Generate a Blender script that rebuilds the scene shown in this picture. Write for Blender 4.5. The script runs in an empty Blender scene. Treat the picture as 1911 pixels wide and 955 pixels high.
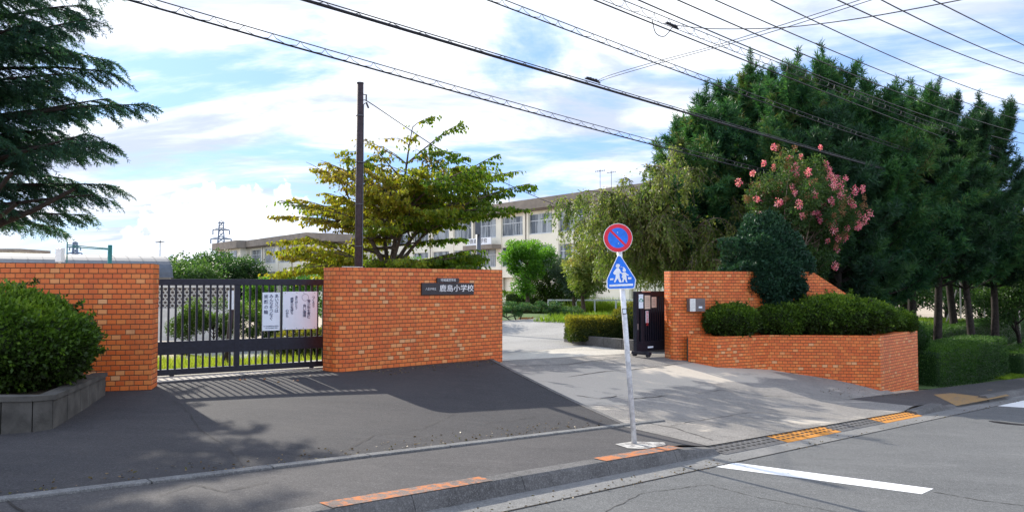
import bpy, math, random
import numpy as np
from mathutils import Vector, Matrix
R = math.radians
rng = np.random.default_rng(7)
random.seed(7)
scene = bpy.context.scene
COL = scene.collection

# ------------------------------------------------------------------ camera
F = 1400.0; CX, CY = 955.5, 477.5
PITCH = math.atan(52.5 / F)
EYE = 1.47
cam_d = bpy.data.cameras.new('camera'); cam = bpy.data.objects.new('camera', cam_d); COL.objects.link(cam)
cam.location = (0, 0, EYE); cam.rotation_euler = (R(90) + PITCH, 0, 0)
cam_d.sensor_width = 36; cam_d.sensor_fit = 'HORIZONTAL'; cam_d.lens = 36 * F / 1911
cam_d.clip_start = 0.05; cam_d.clip_end = 3000
scene.camera = cam

# ------------------------------------------------------------------ light
SUN = Vector((-0.518, 0.692, 0.505)).normalized()
SUN_STRENGTH = 3.6
SKY_STRENGTH = 0.15
EXPOSURE = 0.98
sun_d = bpy.data.lights.new('sun', 'SUN'); sun_d.energy = SUN_STRENGTH; sun_d.angle = R(0.55); sun_d.color = (1.0, 0.93, 0.82)
sun = bpy.data.objects.new('sun', sun_d); COL.objects.link(sun)
sun.rotation_euler = SUN.to_track_quat('Z', 'Y').to_euler(); sun.location = (-20, 30, 30)
world = bpy.data.worlds.new('World'); scene.world = world; world.use_nodes = True
scene.view_settings.view_transform = 'Standard'; scene.view_settings.look = 'None'
scene.view_settings.exposure = EXPOSURE; scene.view_settings.gamma = 1.0
scene.view_settings.use_curve_mapping = False
scene.cycles.max_bounces = 7; scene.cycles.diffuse_bounces = 3; scene.cycles.transparent_max_bounces = 4


class NT:
    """tiny node helper"""
    def __init__(s, tree):
        s.t = tree; s.n = tree.nodes; s.l = tree.links
    def node(s, typ, **kw):
        nd = s.n.new(typ)
        for k, v in kw.items(): setattr(nd, k, v)
        return nd
    def link(s, a, b): s.l.new(a, b)
    def put(s, sock, v):
        if isinstance(v, bpy.types.NodeSocket): s.link(v, sock)
        elif v is not None: sock.default_value = v
    def m(s, op, a, b=None, c=None, clamp=False):
        nd = s.node('ShaderNodeMath', operation=op, use_clamp=clamp)
        s.put(nd.inputs[0], a)
        if b is not None: s.put(nd.inputs[1], b)
        if c is not None: s.put(nd.inputs[2], c)
        return nd.outputs[0]
    def mix(s, f, a, b, blend='MIX'):
        nd = s.node('ShaderNodeMix', data_type='RGBA', blend_type=blend)
        s.put(nd.inputs[0], f)
        s.put(nd.inputs[6], a if isinstance(a, bpy.types.NodeSocket) else (*a, 1))
        s.put(nd.inputs[7], b if isinstance(b, bpy.types.NodeSocket) else (*b, 1))
        return nd.outputs[2]
    def noise(s, vec, scale, detail=4, rough=.55, dist=0.0):
        nd = s.node('ShaderNodeTexNoise'); s.put(nd.inputs['Vector'], vec)
        nd.inputs['Scale'].default_value = scale; nd.inputs['Detail'].default_value = detail
        nd.inputs['Roughness'].default_value = rough; nd.inputs['Distortion'].default_value = dist
        return nd.outputs[0]
    def ramp(s, f, stops, interp='LINEAR'):
        nd = s.node('ShaderNodeValToRGB'); cr = nd.color_ramp; cr.interpolation = interp
        while len(cr.elements) < len(stops): cr.elements.new(.5)
        for e, (p, c) in zip(cr.elements, stops):
            e.position = p; e.color = (c, c, c, 1) if isinstance(c, (int, float)) else (*c, 1)
        s.put(nd.inputs[0], f); return nd.outputs[0]
    def sm(s, v, a, b):
        nd = s.node('ShaderNodeMapRange', interpolation_type='SMOOTHSTEP'); s.put(nd.inputs[0], v)
        nd.inputs[1].default_value = a; nd.inputs[2].default_value = b
        return nd.outputs[0]


# world: physical sky with procedural cloud cover
w = NT(world.node_tree); w.n.clear()
sky = w.node('ShaderNodeTexSky', sky_type='NISHITA'); sky.sun_disc = False
sky.sun_elevation = math.asin(SUN.z); sky.sun_rotation = math.atan2(SUN.x, SUN.y) % (2 * math.pi)
sky.altitude = 100; sky.air_density = 1.0; sky.dust_density = 0.6; sky.ozone_density = 1.5
tc = w.node('ShaderNodeTexCoord')
sep = w.node('ShaderNodeSeparateXYZ'); w.link(tc.outputs['Generated'], sep.inputs[0])
dz = w.m('ADD', w.m('MAXIMUM', sep.outputs[2], 0.0), 0.16)
cmb = w.node('ShaderNodeCombineXYZ')
w.link(w.m('DIVIDE', sep.outputs[0], dz), cmb.inputs[0]); w.link(w.m('DIVIDE', sep.outputs[1], dz), cmb.inputs[1])
mp = w.node('ShaderNodeMapping'); w.link(cmb.outputs[0], mp.inputs[0])
mp.inputs['Rotation'].default_value = (0, 0, R(18)); mp.inputs['Scale'].default_value = (0.55, 1.0, 1); mp.inputs['Location'].default_value = (12.3, 2.2, 0)
n1 = w.noise(mp.outputs[0], 1.25, 9, .58, .6)
n2 = w.noise(mp.outputs[0], 4.5, 7, .6, .3)
cov = w.m('ADD', w.m('MULTIPLY', n1, .82), w.m('MULTIPLY', n2, .18))
mask = w.sm(cov, .40, .54)
low = w.sm(sep.outputs[2], .16, .0)
mask = w.m('MAXIMUM', mask, w.m('MULTIPLY', low, .42))
n3 = w.noise(mp.outputs[0], 2.1, 8, .6, .5)
ccol = w.mix(w.sm(n3, .36, .62), (3.0, 3.4, 4.5), (5.9, 6.1, 6.4))
# a bank of cumulus low over the school's far end
vs = w.node('ShaderNodeVectorMath', operation='SUBTRACT'); w.link(tc.outputs['Generated'], vs.inputs[0]); vs.inputs[1].default_value = (-.352, .932, .066)
vm = w.node('ShaderNodeVectorMath', operation='MULTIPLY'); w.link(vs.outputs[0], vm.inputs[0]); vm.inputs[1].default_value = (9.5, 9.5, 17)
vl = w.node('ShaderNodeVectorMath', operation='LENGTH'); w.link(vm.outputs[0], vl.inputs[0])
nc = w.noise(tc.outputs['Generated'], 34, 5, .55)
cum = w.sm(w.m('ADD', w.m('SUBTRACT', 1.0, vl.outputs['Value']), w.m('MULTIPLY', w.m('SUBTRACT', nc, .5), 1.9)), .0, .16)
ccol = w.mix(cum, ccol, w.mix(w.sm(w.noise(tc.outputs['Generated'], 60, 4, .6), .38, .62), (4.6, 5.0, 5.7), (7.2, 7.3, 7.4)))
blue = w.mix(.78, w.mix(1.0, sky.outputs[0], (.5, .72, 1.0), 'MULTIPLY'), (1.35, 2.08, 3.75))
back = w.m('ADD', 1.15, w.m('MULTIPLY', sep.outputs[1], -.35))
ccol = w.mix(1.0, ccol, back, 'MULTIPLY')
bg = w.node('ShaderNodeBackground'); bg.inputs[1].default_value = SKY_STRENGTH
w.link(w.mix(w.m('MAXIMUM', mask, cum), blue, ccol), bg.inputs[0])
wo = w.node('ShaderNodeOutputWorld'); w.link(bg.outputs[0], wo.inputs[0])

# ------------------------------------------------------------------ projection helpers (used to measure the place from the photo)
cP, sP = math.cos(PITCH), math.sin(PITCH)
def ray(px, py):
    x = (px - CX) / F; u = (CY - py) / F
    return np.array([x, cP - u * sP, sP + u * cP])
def at(px, py, Y):
    r = ray(px, py); k = Y / r[1]
    return Vector((r[0] * k, Y, EYE + r[2] * k))
def atx(px, Y, z=None):          # point on column px at depth Y; world x
    # ignoring the tiny tilt coupling except through z
    y = 530
    for _ in range(3):
        p = at(px, y, Y)
        if z is None: return p.x
        y -= (z - p.z) * F / Y
    return p.x
def so2xy(s, o): return ((1.41421 * (s + o) - 7.02) / 2, (1.41421 * (s - o) + 10.30) / 2)
def xy2so(x, y): return ((x + y - 1.64) / 1.41421, (x - y + 8.66) / 1.41421)
DIRA = math.atan2(1, 1)

def S_of(s):
    s = np.minimum(np.maximum(s, -60), 70); return -0.0601 * s
def sstep(x, a, b):
    t = np.clip((x - a) / (b - a), 0, 1); return t * t * (3 - 2 * t)
def G_base(s, o):
    s = np.asarray(s, float); o = np.asarray(o, float)
    S = S_of(s)
    zin = np.interp(s, [-60, 8.5, 9.5, 13.8, 16, 19, 24, 30, 38, 70], [.0, .0, -.1, -.24, -.3, .0, .1, .0, -.4, -1.6])
    deep = np.interp(o, [-80, -60, -14, -6, -4.6], [-.9, -.85, -.3, -.2, -.1])
    wdeep = sstep(-o, 4.6, 8) * (1 - sstep(s, 16, 20))
    zin = zin * (1 - wdeep) + deep * wdeep
    wd = np.interp(s, [16, 20], [4.6, 2.6]); e = np.interp(s, [9.5, 14], [1.0, 1.6])
    f = np.clip((wd + o) / wd, 0, 1) ** e
    wb = sstep(s, 18.5, 20.5); f = f * (1 - wb) + (1 - sstep(-o, 1.5, 4.2)) * wb
    z = zin + (S - zin) * f
    # dropped kerb at the drive and the crossing
    drop = np.clip(o / 1.475, 0, 1) * (sstep(s, 6.3, 7.1) * (1 - sstep(s, 13.9, 14.6)) + sstep(s, 15.7, 16.2) * (1 - sstep(s, 19, 20)))
    return z - .08 * drop
# left apron: built-up wedge of black asphalt
def edge_s(o): return np.interp(o, [-4.7, 0], [9.05, 7.15])
def G_apron(s, o):
    f = np.clip((4.6 + o) / 4.6, 0, 1); return .0 + (S_of(s) + .004) * f + .004 * (1 - f)
def G(x, y):
    s, o = xy2so(x, y)
    if -4.75 < o < 0 and s < edge_s(o): return float(G_apron(s, o))
    if o > 1.63: return float(S_of(s) - .125)
    return float(G_base(s, o))
def ground_at(px, py):
    r = ray(px, py); lo, hi = 1.0, 80.0
    f = lambda Y: EYE + r[2] * Y / r[1] - G(r[0] * Y / r[1], Y)
    Y = 2.0
    while Y < 90 and f(Y) > 0: Y += .1
    lo, hi = Y - .1, Y
    for _ in range(20):
        m = (lo + hi) / 2
        if f(m) > 0: lo = m
        else: hi = m
    return Vector((r[0] * lo / r[1], lo, EYE + r[2] * lo / r[1]))
def on_plane(px, py, p0, d):
    """ray against vertical plane through p0 with horizontal direction d; returns point"""
    r = ray(px, py); n = (-d[1], d[0])
    k = (p0[0] * n[0] + p0[1] * n[1]) / (r[0] * n[0] + r[1] * n[1])
    return Vector((r[0] * k, r[1] * k, EYE + r[2] * k))
def on_o(px, py, oc):
    p = so2xy(0, oc); return on_plane(px, py, p, (.7071, .7071))

# ------------------------------------------------------------------ object helpers
def tag(o, label=None, cat=None, group=None, kind=None):
    if label: o['label'] = label
    if cat: o['category'] = cat
    if group: o['group'] = group
    if kind: o['kind'] = kind
    return o
MATW = {}
def thing(name, label, cat, loc=(0, 0, 0), rz=0, group=None, ry=0):
    o = bpy.data.objects.new(name, None); COL.objects.link(o)
    o.location = loc; o.rotation_euler = (0, ry, rz); o.empty_display_size = .2
    MATW[o.name] = Matrix.Translation(Vector(loc)) @ Matrix.Rotation(rz, 4, 'Z') @ Matrix.Rotation(ry, 4, 'Y')
    return tag(o, label, cat, group)
def _link(name, me, mat, parent, world):
    o = bpy.data.objects.new(name, me); COL.objects.link(o)
    if mat is not None:
        for mm in (mat if isinstance(mat, (list, tuple)) else [mat]): me.materials.append(mm)
    n = len(me.vertices); co = np.empty(n * 3, np.float32); me.vertices.foreach_get('co', co); co = co.reshape(-1, 3)
    M = Matrix.Identity(4)
    if parent is not None:
        o.parent = parent
        M = MATW[parent.name]
        if world:
            A = np.array(M.inverted()); co = co @ A[:3, :3].T + A[:3, 3]
    c = np.array([(co[:, 0].min() + co[:, 0].max()) / 2, (co[:, 1].min() + co[:, 1].max()) / 2, co[:, 2].min()])
    co = co - c; o.location = c
    me.vertices.foreach_set('co', co.astype(np.float32).ravel()); me.update()
    MATW[o.name] = M @ Matrix.Translation(Vector(c))
    return o
class MB:
    def __init__(s): s.v = []; s.f = []; s.uv = {}; s.mi = {}
    def vert(s, p): s.v.append(tuple(p)); return len(s.v) - 1
    def face(s, idx, uv=None, mi=0):
        if uv: s.uv[len(s.f)] = uv
        if mi: s.mi[len(s.f)] = mi
        s.f.append(tuple(idx))
    def quad(s, a, b, c, d, uv=None, mi=0):
        s.face([s.vert(a), s.vert(b), s.vert(c), s.vert(d)], uv, mi)
    def box(s, x0, y0, z0, x1, y1, z1, M=None, mi=0):
        P = [Vector(p) for p in ((x0, y0, z0), (x1, y0, z0), (x1, y1, z0), (x0, y1, z0), (x0, y0, z1), (x1, y0, z1), (x1, y1, z1), (x0, y1, z1))]
        if M is not None: P = [M @ p for p in P]
        b = len(s.v); s.v += [tuple(p) for p in P]
        for q in ((0, 3, 2, 1), (4, 5, 6, 7), (0, 1, 5, 4), (1, 2, 6, 5), (2, 3, 7, 6), (3, 0, 4, 7)): s.face([b + i for i in q], mi=mi)
    def tube(s, pts, rad, sides=6, cap=True):
        pts = [Vector(p) for p in pts]; n = len(pts)
        if not hasattr(rad, '__len__'): rad = [rad] * n
        up = Vector((0, 0, 1)); base = len(s.v); prev = None
        for i, p in enumerate(pts):
            t = (pts[min(i + 1, n - 1)] - pts[max(i - 1, 0)])
            t = t.normalized() if t.length > 1e-9 else Vector((0, 0, 1))
            if prev is None:
                a = t.cross(up);
                if a.length < .1: a = t.cross(Vector((1, 0, 0)))
                a.normalize()
            else:
                a = prev - t * prev.dot(t); a = a.normalized() if a.length > 1e-6 else t.orthogonal().normalized()
            prev = a; b = t.cross(a)
            for k in range(sides):
                an = 2 * math.pi * k / sides; q = p + (a * math.cos(an) + b * math.sin(an)) * rad[i]
                s.v.append((q.x, q.y, q.z))
        for i in range(n - 1):
            for k in range(sides):
                k2 = (k + 1) % sides
                s.f.append((base + i * sides + k, base + i * sides + k2, base + (i + 1) * sides + k2, base + (i + 1) * sides + k))
        if cap:
            s.f.append(tuple(base + k for k in range(sides))[::-1]); s.f.append(tuple(base + (n - 1) * sides + k for k in range(sides)))
    def prism(s, poly, y0, y1, M=None):
        """polygon in x,z extruded along y"""
        b = len(s.v); n = len(poly)
        for y in (y0, y1):
            for (x, z) in poly:
                p = Vector((x, y, z)); p = M @ p if M is not None else p; s.v.append(tuple(p))
        s.f.append(tuple(b + i for i in range(n))); s.f.append(tuple(b + n + i for i in range(n))[::-1])
        for i in range(n): j = (i + 1) % n; s.f.append((b + i, b + n + i, b + n + j, b + j))
    def slab(s, poly, z0, z1):
        b = len(s.v); n = len(poly)
        for i, z in enumerate((z0, z1)):
            for k, (x, y) in enumerate(poly): s.v.append((x, y, z[k] if hasattr(z, '__len__') else z))
        s.f.append(tuple(b + i for i in range(n))[::-1]); s.f.append(tuple(b + n + i for i in range(n)))
        for i in range(n): j = (i + 1) % n; s.f.append((b + i, b + j, b + n + j, b + n + i))
    def build(s, name, mat, parent=None, smooth=False, world=False, bevel=0):
        me = bpy.data.meshes.new(name); me.from_pydata(s.v, [], s.f)
        if s.uv:
            ul = me.uv_layers.new(name='UVMap')
            for fi, uv in s.uv.items():
                p = me.polygons[fi]
                for k, li in enumerate(p.loop_indices): ul.data[li].uv = uv[k]
        if smooth: me.polygons.foreach_set('use_smooth', [True] * len(me.polygons))
        if s.mi:
            for fi, k in s.mi.items(): me.polygons[fi].material_index = k
        o = _link(name, me, mat, parent, world)
        if bevel:
            b = o.modifiers.new('bevel', 'BEVEL'); b.width = bevel; b.segments = 2; b.limit_method = 'ANGLE'
        return o
def npmesh(name, V, Q, mat, parent=None, world=False, rnd=None, smooth=False, k=4):
    me = bpy.data.meshes.new(name)
    me.vertices.add(len(V)); me.vertices.foreach_set('co', V.astype(np.float32).ravel())
    nf = len(Q); me.loops.add(nf * k); me.loops.foreach_set('vertex_index', Q.astype(np.int32).ravel())
    me.polygons.add(nf); me.polygons.foreach_set('loop_start', np.arange(0, nf * k, k, dtype=np.int32))
    me.update(calc_edges=True)
    if rnd is not None:
        a = me.attributes.new('rnd', 'FLOAT', 'FACE'); a.data.foreach_set('value', rnd.astype(np.float32))
    if smooth: me.polygons.foreach_set('use_smooth', np.ones(nf, bool))
    return _link(name, me, mat, parent, world)
def grid_mesh(name, ss, oo, fz, mat, kind='structure'):
    SS, OO = np.meshgrid(ss, oo, indexing='ij'); X = (1.41421 * (SS + OO) - 7.02) / 2; Y = (1.41421 * (SS - OO) + 10.30) / 2
    V = np.stack([X, Y, fz(SS, OO)], -1).reshape(-1, 3); n, m = SS.shape
    i = np.arange(n - 1)[:, None] * m + np.arange(m - 1)[None]; i = i.ravel()
    Q = np.stack([i, i + 1, i + m + 1, i + m], -1)[:, ::-1]
    o = npmesh(name, V, Q, mat, smooth=True)
    if kind: o['kind'] = kind
    return o
def unit(a): return a / np.maximum(np.linalg.norm(a, axis=-1, keepdims=True), 1e-9)
def rand_dirs(n): return unit(rng.normal(size=(n, 3)))
def leaf_geo(C, A, L, W, fold=.25):
    """rhombus leaves: centre C, axis A, length L, width W"""
    n = len(C); A = unit(A); B = unit(np.cross(A, rand_dirs(n))); N = np.cross(A, B)
    L = np.broadcast_to(L, n)[:, None]; W = np.broadcast_to(W, n)[:, None]
    base = C; tip = C + A * L; mid = C + A * L * .45
    l = mid + B * W * .5 + N * W * fold; r = mid - B * W * .5 + N * W * fold
    V = np.stack([base, r, tip, l], 1).reshape(-1, 3)
    Q = np.arange(n * 4).reshape(-1, 4); return V, Q
def leaves(name, C, A, L, W, mat, parent, tone=None, world=False, kind=None):
    V, Q = leaf_geo(C, A, L, W); n = len(C)
    rnd = rng.random(n) if tone is None else np.clip(tone + rng.normal(0, .13, n), 0, 1)
    o = npmesh(name, V, Q, mat, parent, world, rnd)
    if kind: o['kind'] = kind
    return o
_K = rng.normal(size=(10, 3)); _P = rng.random(10) * 6.28
def lump(D, freq=2.2, seed=0):
    r = np.zeros(len(D))
    for i in range(10): r += np.sin(D @ _K[(i + seed) % 10] * freq * (1 + .25 * i) + _P[i] + seed) / (1 + .25 * i)
    return r / 3.5

# ------------------------------------------------------------------ materials
def mat_base(name):
    m = bpy.data.materials.new(name); m.use_nodes = True; t = NT(m.node_tree)
    b = m.node_tree.nodes['Principled BSDF']; return m, t, b
def mat_plain(name, col, rough=.6, metal=0, var=.12, scale=6, bump=0.0, spec=.4):
    m, t, b = mat_base(name); g = t.node('ShaderNodeNewGeometry')
    n = t.noise(g.outputs['Position'], scale, 5, .6)
    lo = tuple(c * (1 - var) for c in col); hi = tuple(min(1, c * (1 + var)) for c in col)
    t.link(t.mix(t.sm(n, .3, .7), lo, hi), b.inputs['Base Color'])
    b.inputs['Roughness'].default_value = rough; b.inputs['Metallic'].default_value = metal; b.inputs['Specular IOR Level'].default_value = spec
    if bump:
        bp = t.node('ShaderNodeBump'); bp.inputs['Strength'].default_value = bump; bp.inputs['Distance'].default_value = .01
        t.link(t.noise(g.outputs['Position'], scale * 12, 3), bp.inputs['Height']); t.link(bp.outputs[0], b.inputs['Normal'])
    return m
def mat_leaf(name, cols, trans=.35, rough=.5):
    m, t, b = mat_base(name)
    a = t.node('ShaderNodeAttribute', attribute_name='rnd')
    n = len(cols); c = t.ramp(a.outputs['Fac'], [(i / (n - 1), cols[i]) for i in range(n)])
    t.link(c, b.inputs['Base Color']); b.inputs['Roughness'].default_value = rough; b.inputs['Specular IOR Level'].default_value = .25
    tr = t.node('ShaderNodeBsdfTranslucent'); t.link(t.mix(1.0, c, (1.5, 1.6, .7), 'MULTIPLY'), tr.inputs[0])
    mx = t.node('ShaderNodeMixShader'); mx.inputs[0].default_value = trans
    t.link(b.outputs[0], mx.inputs[1]); t.link(tr.outputs[0], mx.inputs[2])
    t.link(mx.outputs[0], m.node_tree.nodes['Material Output'].inputs[0]); return m
def mat_brick(name, seed=0.0):
    m, t, b = mat_base(name)
    uv = t.node('ShaderNodeUVMap'); sp = t.node('ShaderNodeSeparateXYZ'); t.link(uv.outputs[0], sp.inputs[0])
    g = t.node('ShaderNodeNewGeometry')
    v = t.m('DIVIDE', sp.outputs[1], .07); row = t.m('FLOOR', v); fv = t.m('FRACT', v)
    half = t.m('MULTIPLY', t.m('FLOORED_MODULO', row, 2.0), .5)
    u = t.m('ADD', t.m('DIVIDE', sp.outputs[0], .118), half); colm = t.m('FLOOR', u); fu = t.m('FRACT', u)
    cb = t.node('ShaderNodeCombineXYZ'); t.link(colm, cb.inputs[0]); t.link(row, cb.inputs[1]); cb.inputs[2].default_value = seed
    wn = t.node('ShaderNodeTexWhiteNoise', noise_dimensions='3D'); t.link(cb.outputs[0], wn.inputs[0])
    col = t.ramp(wn.outputs[0], [(0, (.60, .105, .014)), (.2, (.68, .14, .020)), (.42, (.63, .118, .016)), (.6, (.72, .17, .028)), (.72, (.65, .138, .022)),
                                 (.82, (.70, .20, .04)), (.93, (.72, .28, .09)), (.98, (.68, .33, .14))], 'CONSTANT')
    big = t.noise(g.outputs['Position'], 1.3, 5, .6)
    fine = t.noise(g.outputs['Position'], 60, 4, .6)
    col = t.mix(t.m('MULTIPLY', t.sm(big, .45, .75), .45), col, (.50, .12, .02))
    col = t.mix(t.m('MULTIPLY', t.sm(fine, .35, .75), .16), col, (.80, .28, .08))
    ex = t.m('ADD', t.m('MULTIPLY', t.m('MINIMUM', fu, t.m('SUBTRACT', 1.0, fu)), .118), .0018); ey = t.m('MULTIPLY', t.m('MINIMUM', fv, t.m('SUBTRACT', 1.0, fv)), .07)
    e = t.m('ADD', t.m('MINIMUM', ex, ey), t.m('MULTIPLY', t.m('SUBTRACT', fine, .5), .003)); mk = t.sm(e, .0042, .0078)
    mort = t.mix(fine, (.09, .035, .012), (.17, .07, .03))
    zz = t.node('ShaderNodeSeparateXYZ'); t.link(g.outputs['Position'], zz.inputs[0])
    rs_ = t.node('ShaderNodeMapping'); t.link(g.outputs['Position'], rs_.inputs[0]); rs_.inputs['Scale'].default_value = (3.5, 3.5, .35)
    col = t.mix(t.m('MULTIPLY', t.sm(t.noise(rs_.outputs[0], 1.6, 7, .7), .52, .74), .38), col, (.30, .085, .03))
    # salt / lime bloom
    sal = t.m('MULTIPLY', t.sm(t.noise(g.outputs['Position'], 3.2, 8, .7), .66, .78), .5)
    col = t.mix(sal, col, (.62, .42, .33))
    t.link(t.mix(mk, mort, col), b.inputs['Base Color'])
    t.link(t.m('ADD', .8, t.m('MULTIPLY', mk, -.32)), b.inputs['Roughness'])
    bp = t.node('ShaderNodeBump'); bp.inputs['Strength'].default_value = .9; bp.inputs['Distance'].default_value = .006
    t.link(t.m('ADD', mk, t.m('ADD', t.m('MULTIPLY', fine, .2), t.m('MULTIPLY', wn.outputs[0], .25))), bp.inputs['Height']); t.link(bp.outputs[0], b.inputs['Normal'])
    return m
def mat_ground(name, c1, c2, c3=None, patch=.6, spk=.35, scale=1.0, rough=.9, lime=0.0):
    m, t, b = mat_base(name); g = t.node('ShaderNodeNewGeometry'); P = g.outputs['Position']
    big = t.noise(P, .45 * scale, 6, .6, .4); mid = t.noise(P, 3.1 * scale, 6, .65); fine = t.noise(P, 75, 3, .75); grit = t.noise(P, 190, 2, .6)
    col = t.mix(t.sm(big, .33, .68), c1, c2)
    sv = t.node('ShaderNodeMapping'); t.link(P, sv.inputs[0]); sv.inputs['Rotation'].default_value = (0, 0, R(-45)); sv.inputs['Scale'].default_value = (.5, 2.2, 1)
    streak = t.noise(sv.outputs[0], 1.6, 8, .7, .8)
    col = t.mix(t.m('MULTIPLY', t.sm(streak, .50, .72), .45), col, tuple(c * 1.45 for c in c2))
    col = t.mix(t.m('MULTIPLY', t.sm(streak, .48, .30), .40), col, tuple(c * .6 for c in c1))
    if c3: col = t.mix(t.m('MULTIPLY', t.sm(mid, .5, .75), patch), col, c3)
    peb = t.noise(P, 26, 3, .7)
    col = t.mix(t.m('MULTIPLY', t.sm(peb, .50, .72), .35), col, tuple(c * 1.7 for c in c2))
    col = t.mix(t.m('MULTIPLY', t.sm(peb, .48, .30), .35), col, tuple(c * .55 for c in c1))
    col = t.mix(t.m('MULTIPLY', t.sm(fine, .46, .70), spk), col, tuple(min(1, c * 2.2 + .04) for c in c2))
    col = t.mix(t.m('MULTIPLY', t.sm(grit, .50, .70), spk * 1.1, clamp=True), col, tuple(c * .4 for c in c1))
    t.link(col, b.inputs['Base Color']); b.inputs['Roughness'].default_value = rough; b.inputs['Specular IOR Level'].default_value = .3
    bp = t.node('ShaderNodeBump'); bp.inputs['Strength'].default_value = .5; bp.inputs['Distance'].default_value = .006
    t.link(t.m('ADD', fine, t.m('MULTIPLY', mid, .8)), bp.inputs['Height']); t.link(bp.outputs[0], b.inputs['Normal'])
    return m, t, b, col, P
M = {}
M['brick'] = mat_brick('brick_tile')
M['road'] = mat_ground('road_asphalt', (.085, .087, .086), (.110, .111, .108), (.07, .07, .07), .5, .6)[0]
M['apron'] = mat_ground('apron_asphalt', (.026, .026, .029), (.040, .038, .039), (.056, .052, .050), .5, .45)[0]
M['walk'] = mat_ground('pavement_asphalt', (.044, .042, .043), (.062, .058, .057), (.09, .083, .08), .5, .5)[0]
M['gutter'] = mat_ground('gutter_concrete', (.13, .13, .125), (.19, .185, .175), (.10, .10, .095), .5, .35)[0]
M['kerb'] = mat_ground('kerb_concrete', (.07, .067, .065), (.125, .12, .115), (.045, .045, .043), .6, .4, 2)[0]
M['strip'] = mat_ground('edging_concrete', (.10, .10, .10), (.16, .16, .155), (.07, .07, .07), .6, .4, 2)[0]
M['yard'] = mat_ground('yard_asphalt', (.24, .235, .225), (.32, .31, .295), (.19, .185, .175), .5, .4)[0]
M['slab'] = mat_ground('concrete_slab', (.40, .36, .30), (.50, .46, .39), (.30, .26, .21), .6, .3)[0]
M['soil'] = mat_ground('bare_soil', (.30, .24, .17), (.40, .33, .24), (.22, .17, .12), .5, .4)[0]
M['dirt'] = mat_ground('planter_soil', (.06, .045, .03), (.09, .07, .05), (.04, .03, .02), .5, .4)[0]
M['turf'] = mat_ground('turf', (.045, .085, .02), (.075, .13, .03), (.10, .12, .05), .5, .4)[0]
# worn driveway: asphalt worn to pale beige concrete in patches, widened to paint sunlit brightness
m_, t_, b_, col_, P_ = mat_ground('driveway_surface', (.155, .145, .130), (.225, .208, .185), (.095, .088, .082), .6, .5)
sx = t_.node('ShaderNodeSeparateXYZ'); t_.link(P_, sx.inputs[0])
oo_ = t_.m('MULTIPLY', t_.m('ADD', t_.m('SUBTRACT', sx.outputs[0], sx.outputs[1]), 8.66), .7071)
band = t_.m('SUBTRACT', 1.0, t_.sm(t_.m('ABSOLUTE', t_.m('ADD', oo_, 2.5)), .2, 1.5))
st = t_.node('ShaderNodeMapping'); t_.link(P_, st.inputs[0]); st.inputs['Rotation'].default_value = (0, 0, R(-45)); st.inputs['Scale'].default_value = (.75, 1.3, 1)
wn_ = t_.noise(st.outputs[0], .85, 9, .66, .5)
wm_ = t_.sm(t_.m('ADD', wn_, t_.m('MULTIPLY', band, .24)), .55, .65)
t_.link(t_.mix(t_.m('MULTIPLY', wm_, .85), col_, t_.mix(t_.noise(P_, 30, 5, .7), (.36, .31, .24), (.62, .55, .45))), b_.inputs['Base Color'])
M['drive'] = m_
M['white_paint'] = None
def mat_worn(name, col, base, cover=.45):
    m, t, b, c, P = mat_ground(name, base, tuple(x * 1.3 for x in base), None, .5, .4, 2)
    k = t.sm(t.noise(P, 9, 8, .75), cover, cover + .1)
    t.link(t.mix(k, c, t.mix(t.noise(P, 40, 4), tuple(x * .8 for x in col), col)), b.inputs['Base Color']); return m
M['white_paint'] = mat_worn('road_paint', (.80, .80, .78), (.30, .30, .29), .33)
M['footing'] = mat_worn('worn_white_cement', (.50, .48, .44), (.13, .12, .115), .44)
M['orange_worn'] = mat_worn('worn_orange_paint', (.50, .17, .055), (.13, .10, .085), .46)
M['orange'] = mat_worn('orange_paint', (.62, .25, .035), (.20, .12, .06), .38)
M['yellow_worn'] = mat_worn('worn_tactile_paving', (.32, .20, .08), (.14, .11, .08), .40)
M['crack'] = mat_plain('crack_dirt', (.025, .022, .02), .95)
M['moss'] = mat_plain('moss', (.10, .10, .03), .95, 0, .4, 30)
M['steel_dark'] = mat_plain('gate_navy_paint', (.014, .015, .026), .38, .3, .25, 20)
M['white_metal'] = mat_plain('white_enamel', (.74, .75, .76), .35, .1, .06, 12)
M['pole_white'] = mat_plain('pole_white', (.60, .61, .63), .45, .15, .22, 16)
M['silver'] = mat_plain('stainless', (.55, .56, .57), .3, .85, .1, 30)
M['grey_box'] = mat_plain('grey_plastic', (.13, .11, .11), .5)
M['paper'] = mat_plain('paper_white', (.70, .78, .86), .7, 0, .03)
M['paper2'] = mat_plain('paper_cream', (.62, .50, .40), .7, 0, .1)
M['ink'] = mat_plain('navy_ink', (.02, .025, .10), .6, 0, .05)
M['red_ink'] = mat_plain('red_ink', (.55, .03, .04), .6)
M['green_ink'] = mat_plain('green_ink', (.03, .25, .16), .6)
M['sign_blue'] = mat_plain('sign_blue', (.004, .16, .74), .4, 0, .14, 14)
M['sign_red'] = mat_plain('sign_red', (.68, .014, .045), .4, 0, .12, 14)
M['sign_white'] = mat_plain('sign_white', (.78, .80, .83), .4, 0, .09, 18)
M['plate_black'] = mat_plain('black_plate', (.022, .018, .024), .3, 0, .2, 15)
M['letter_white'] = mat_plain('letter_white', (.75, .73, .72), .5)
M['wood_pole'] = mat_plain('dark_pole', (.035, .022, .026), .7, 0, .3, 12, .3)
M['rubber'] = mat_plain('cable_black', (.012, .013, .02), .55, 0, .1)
M['cable_grey'] = mat_plain('cable_grey', (.10, .11, .13), .5, .3)
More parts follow.
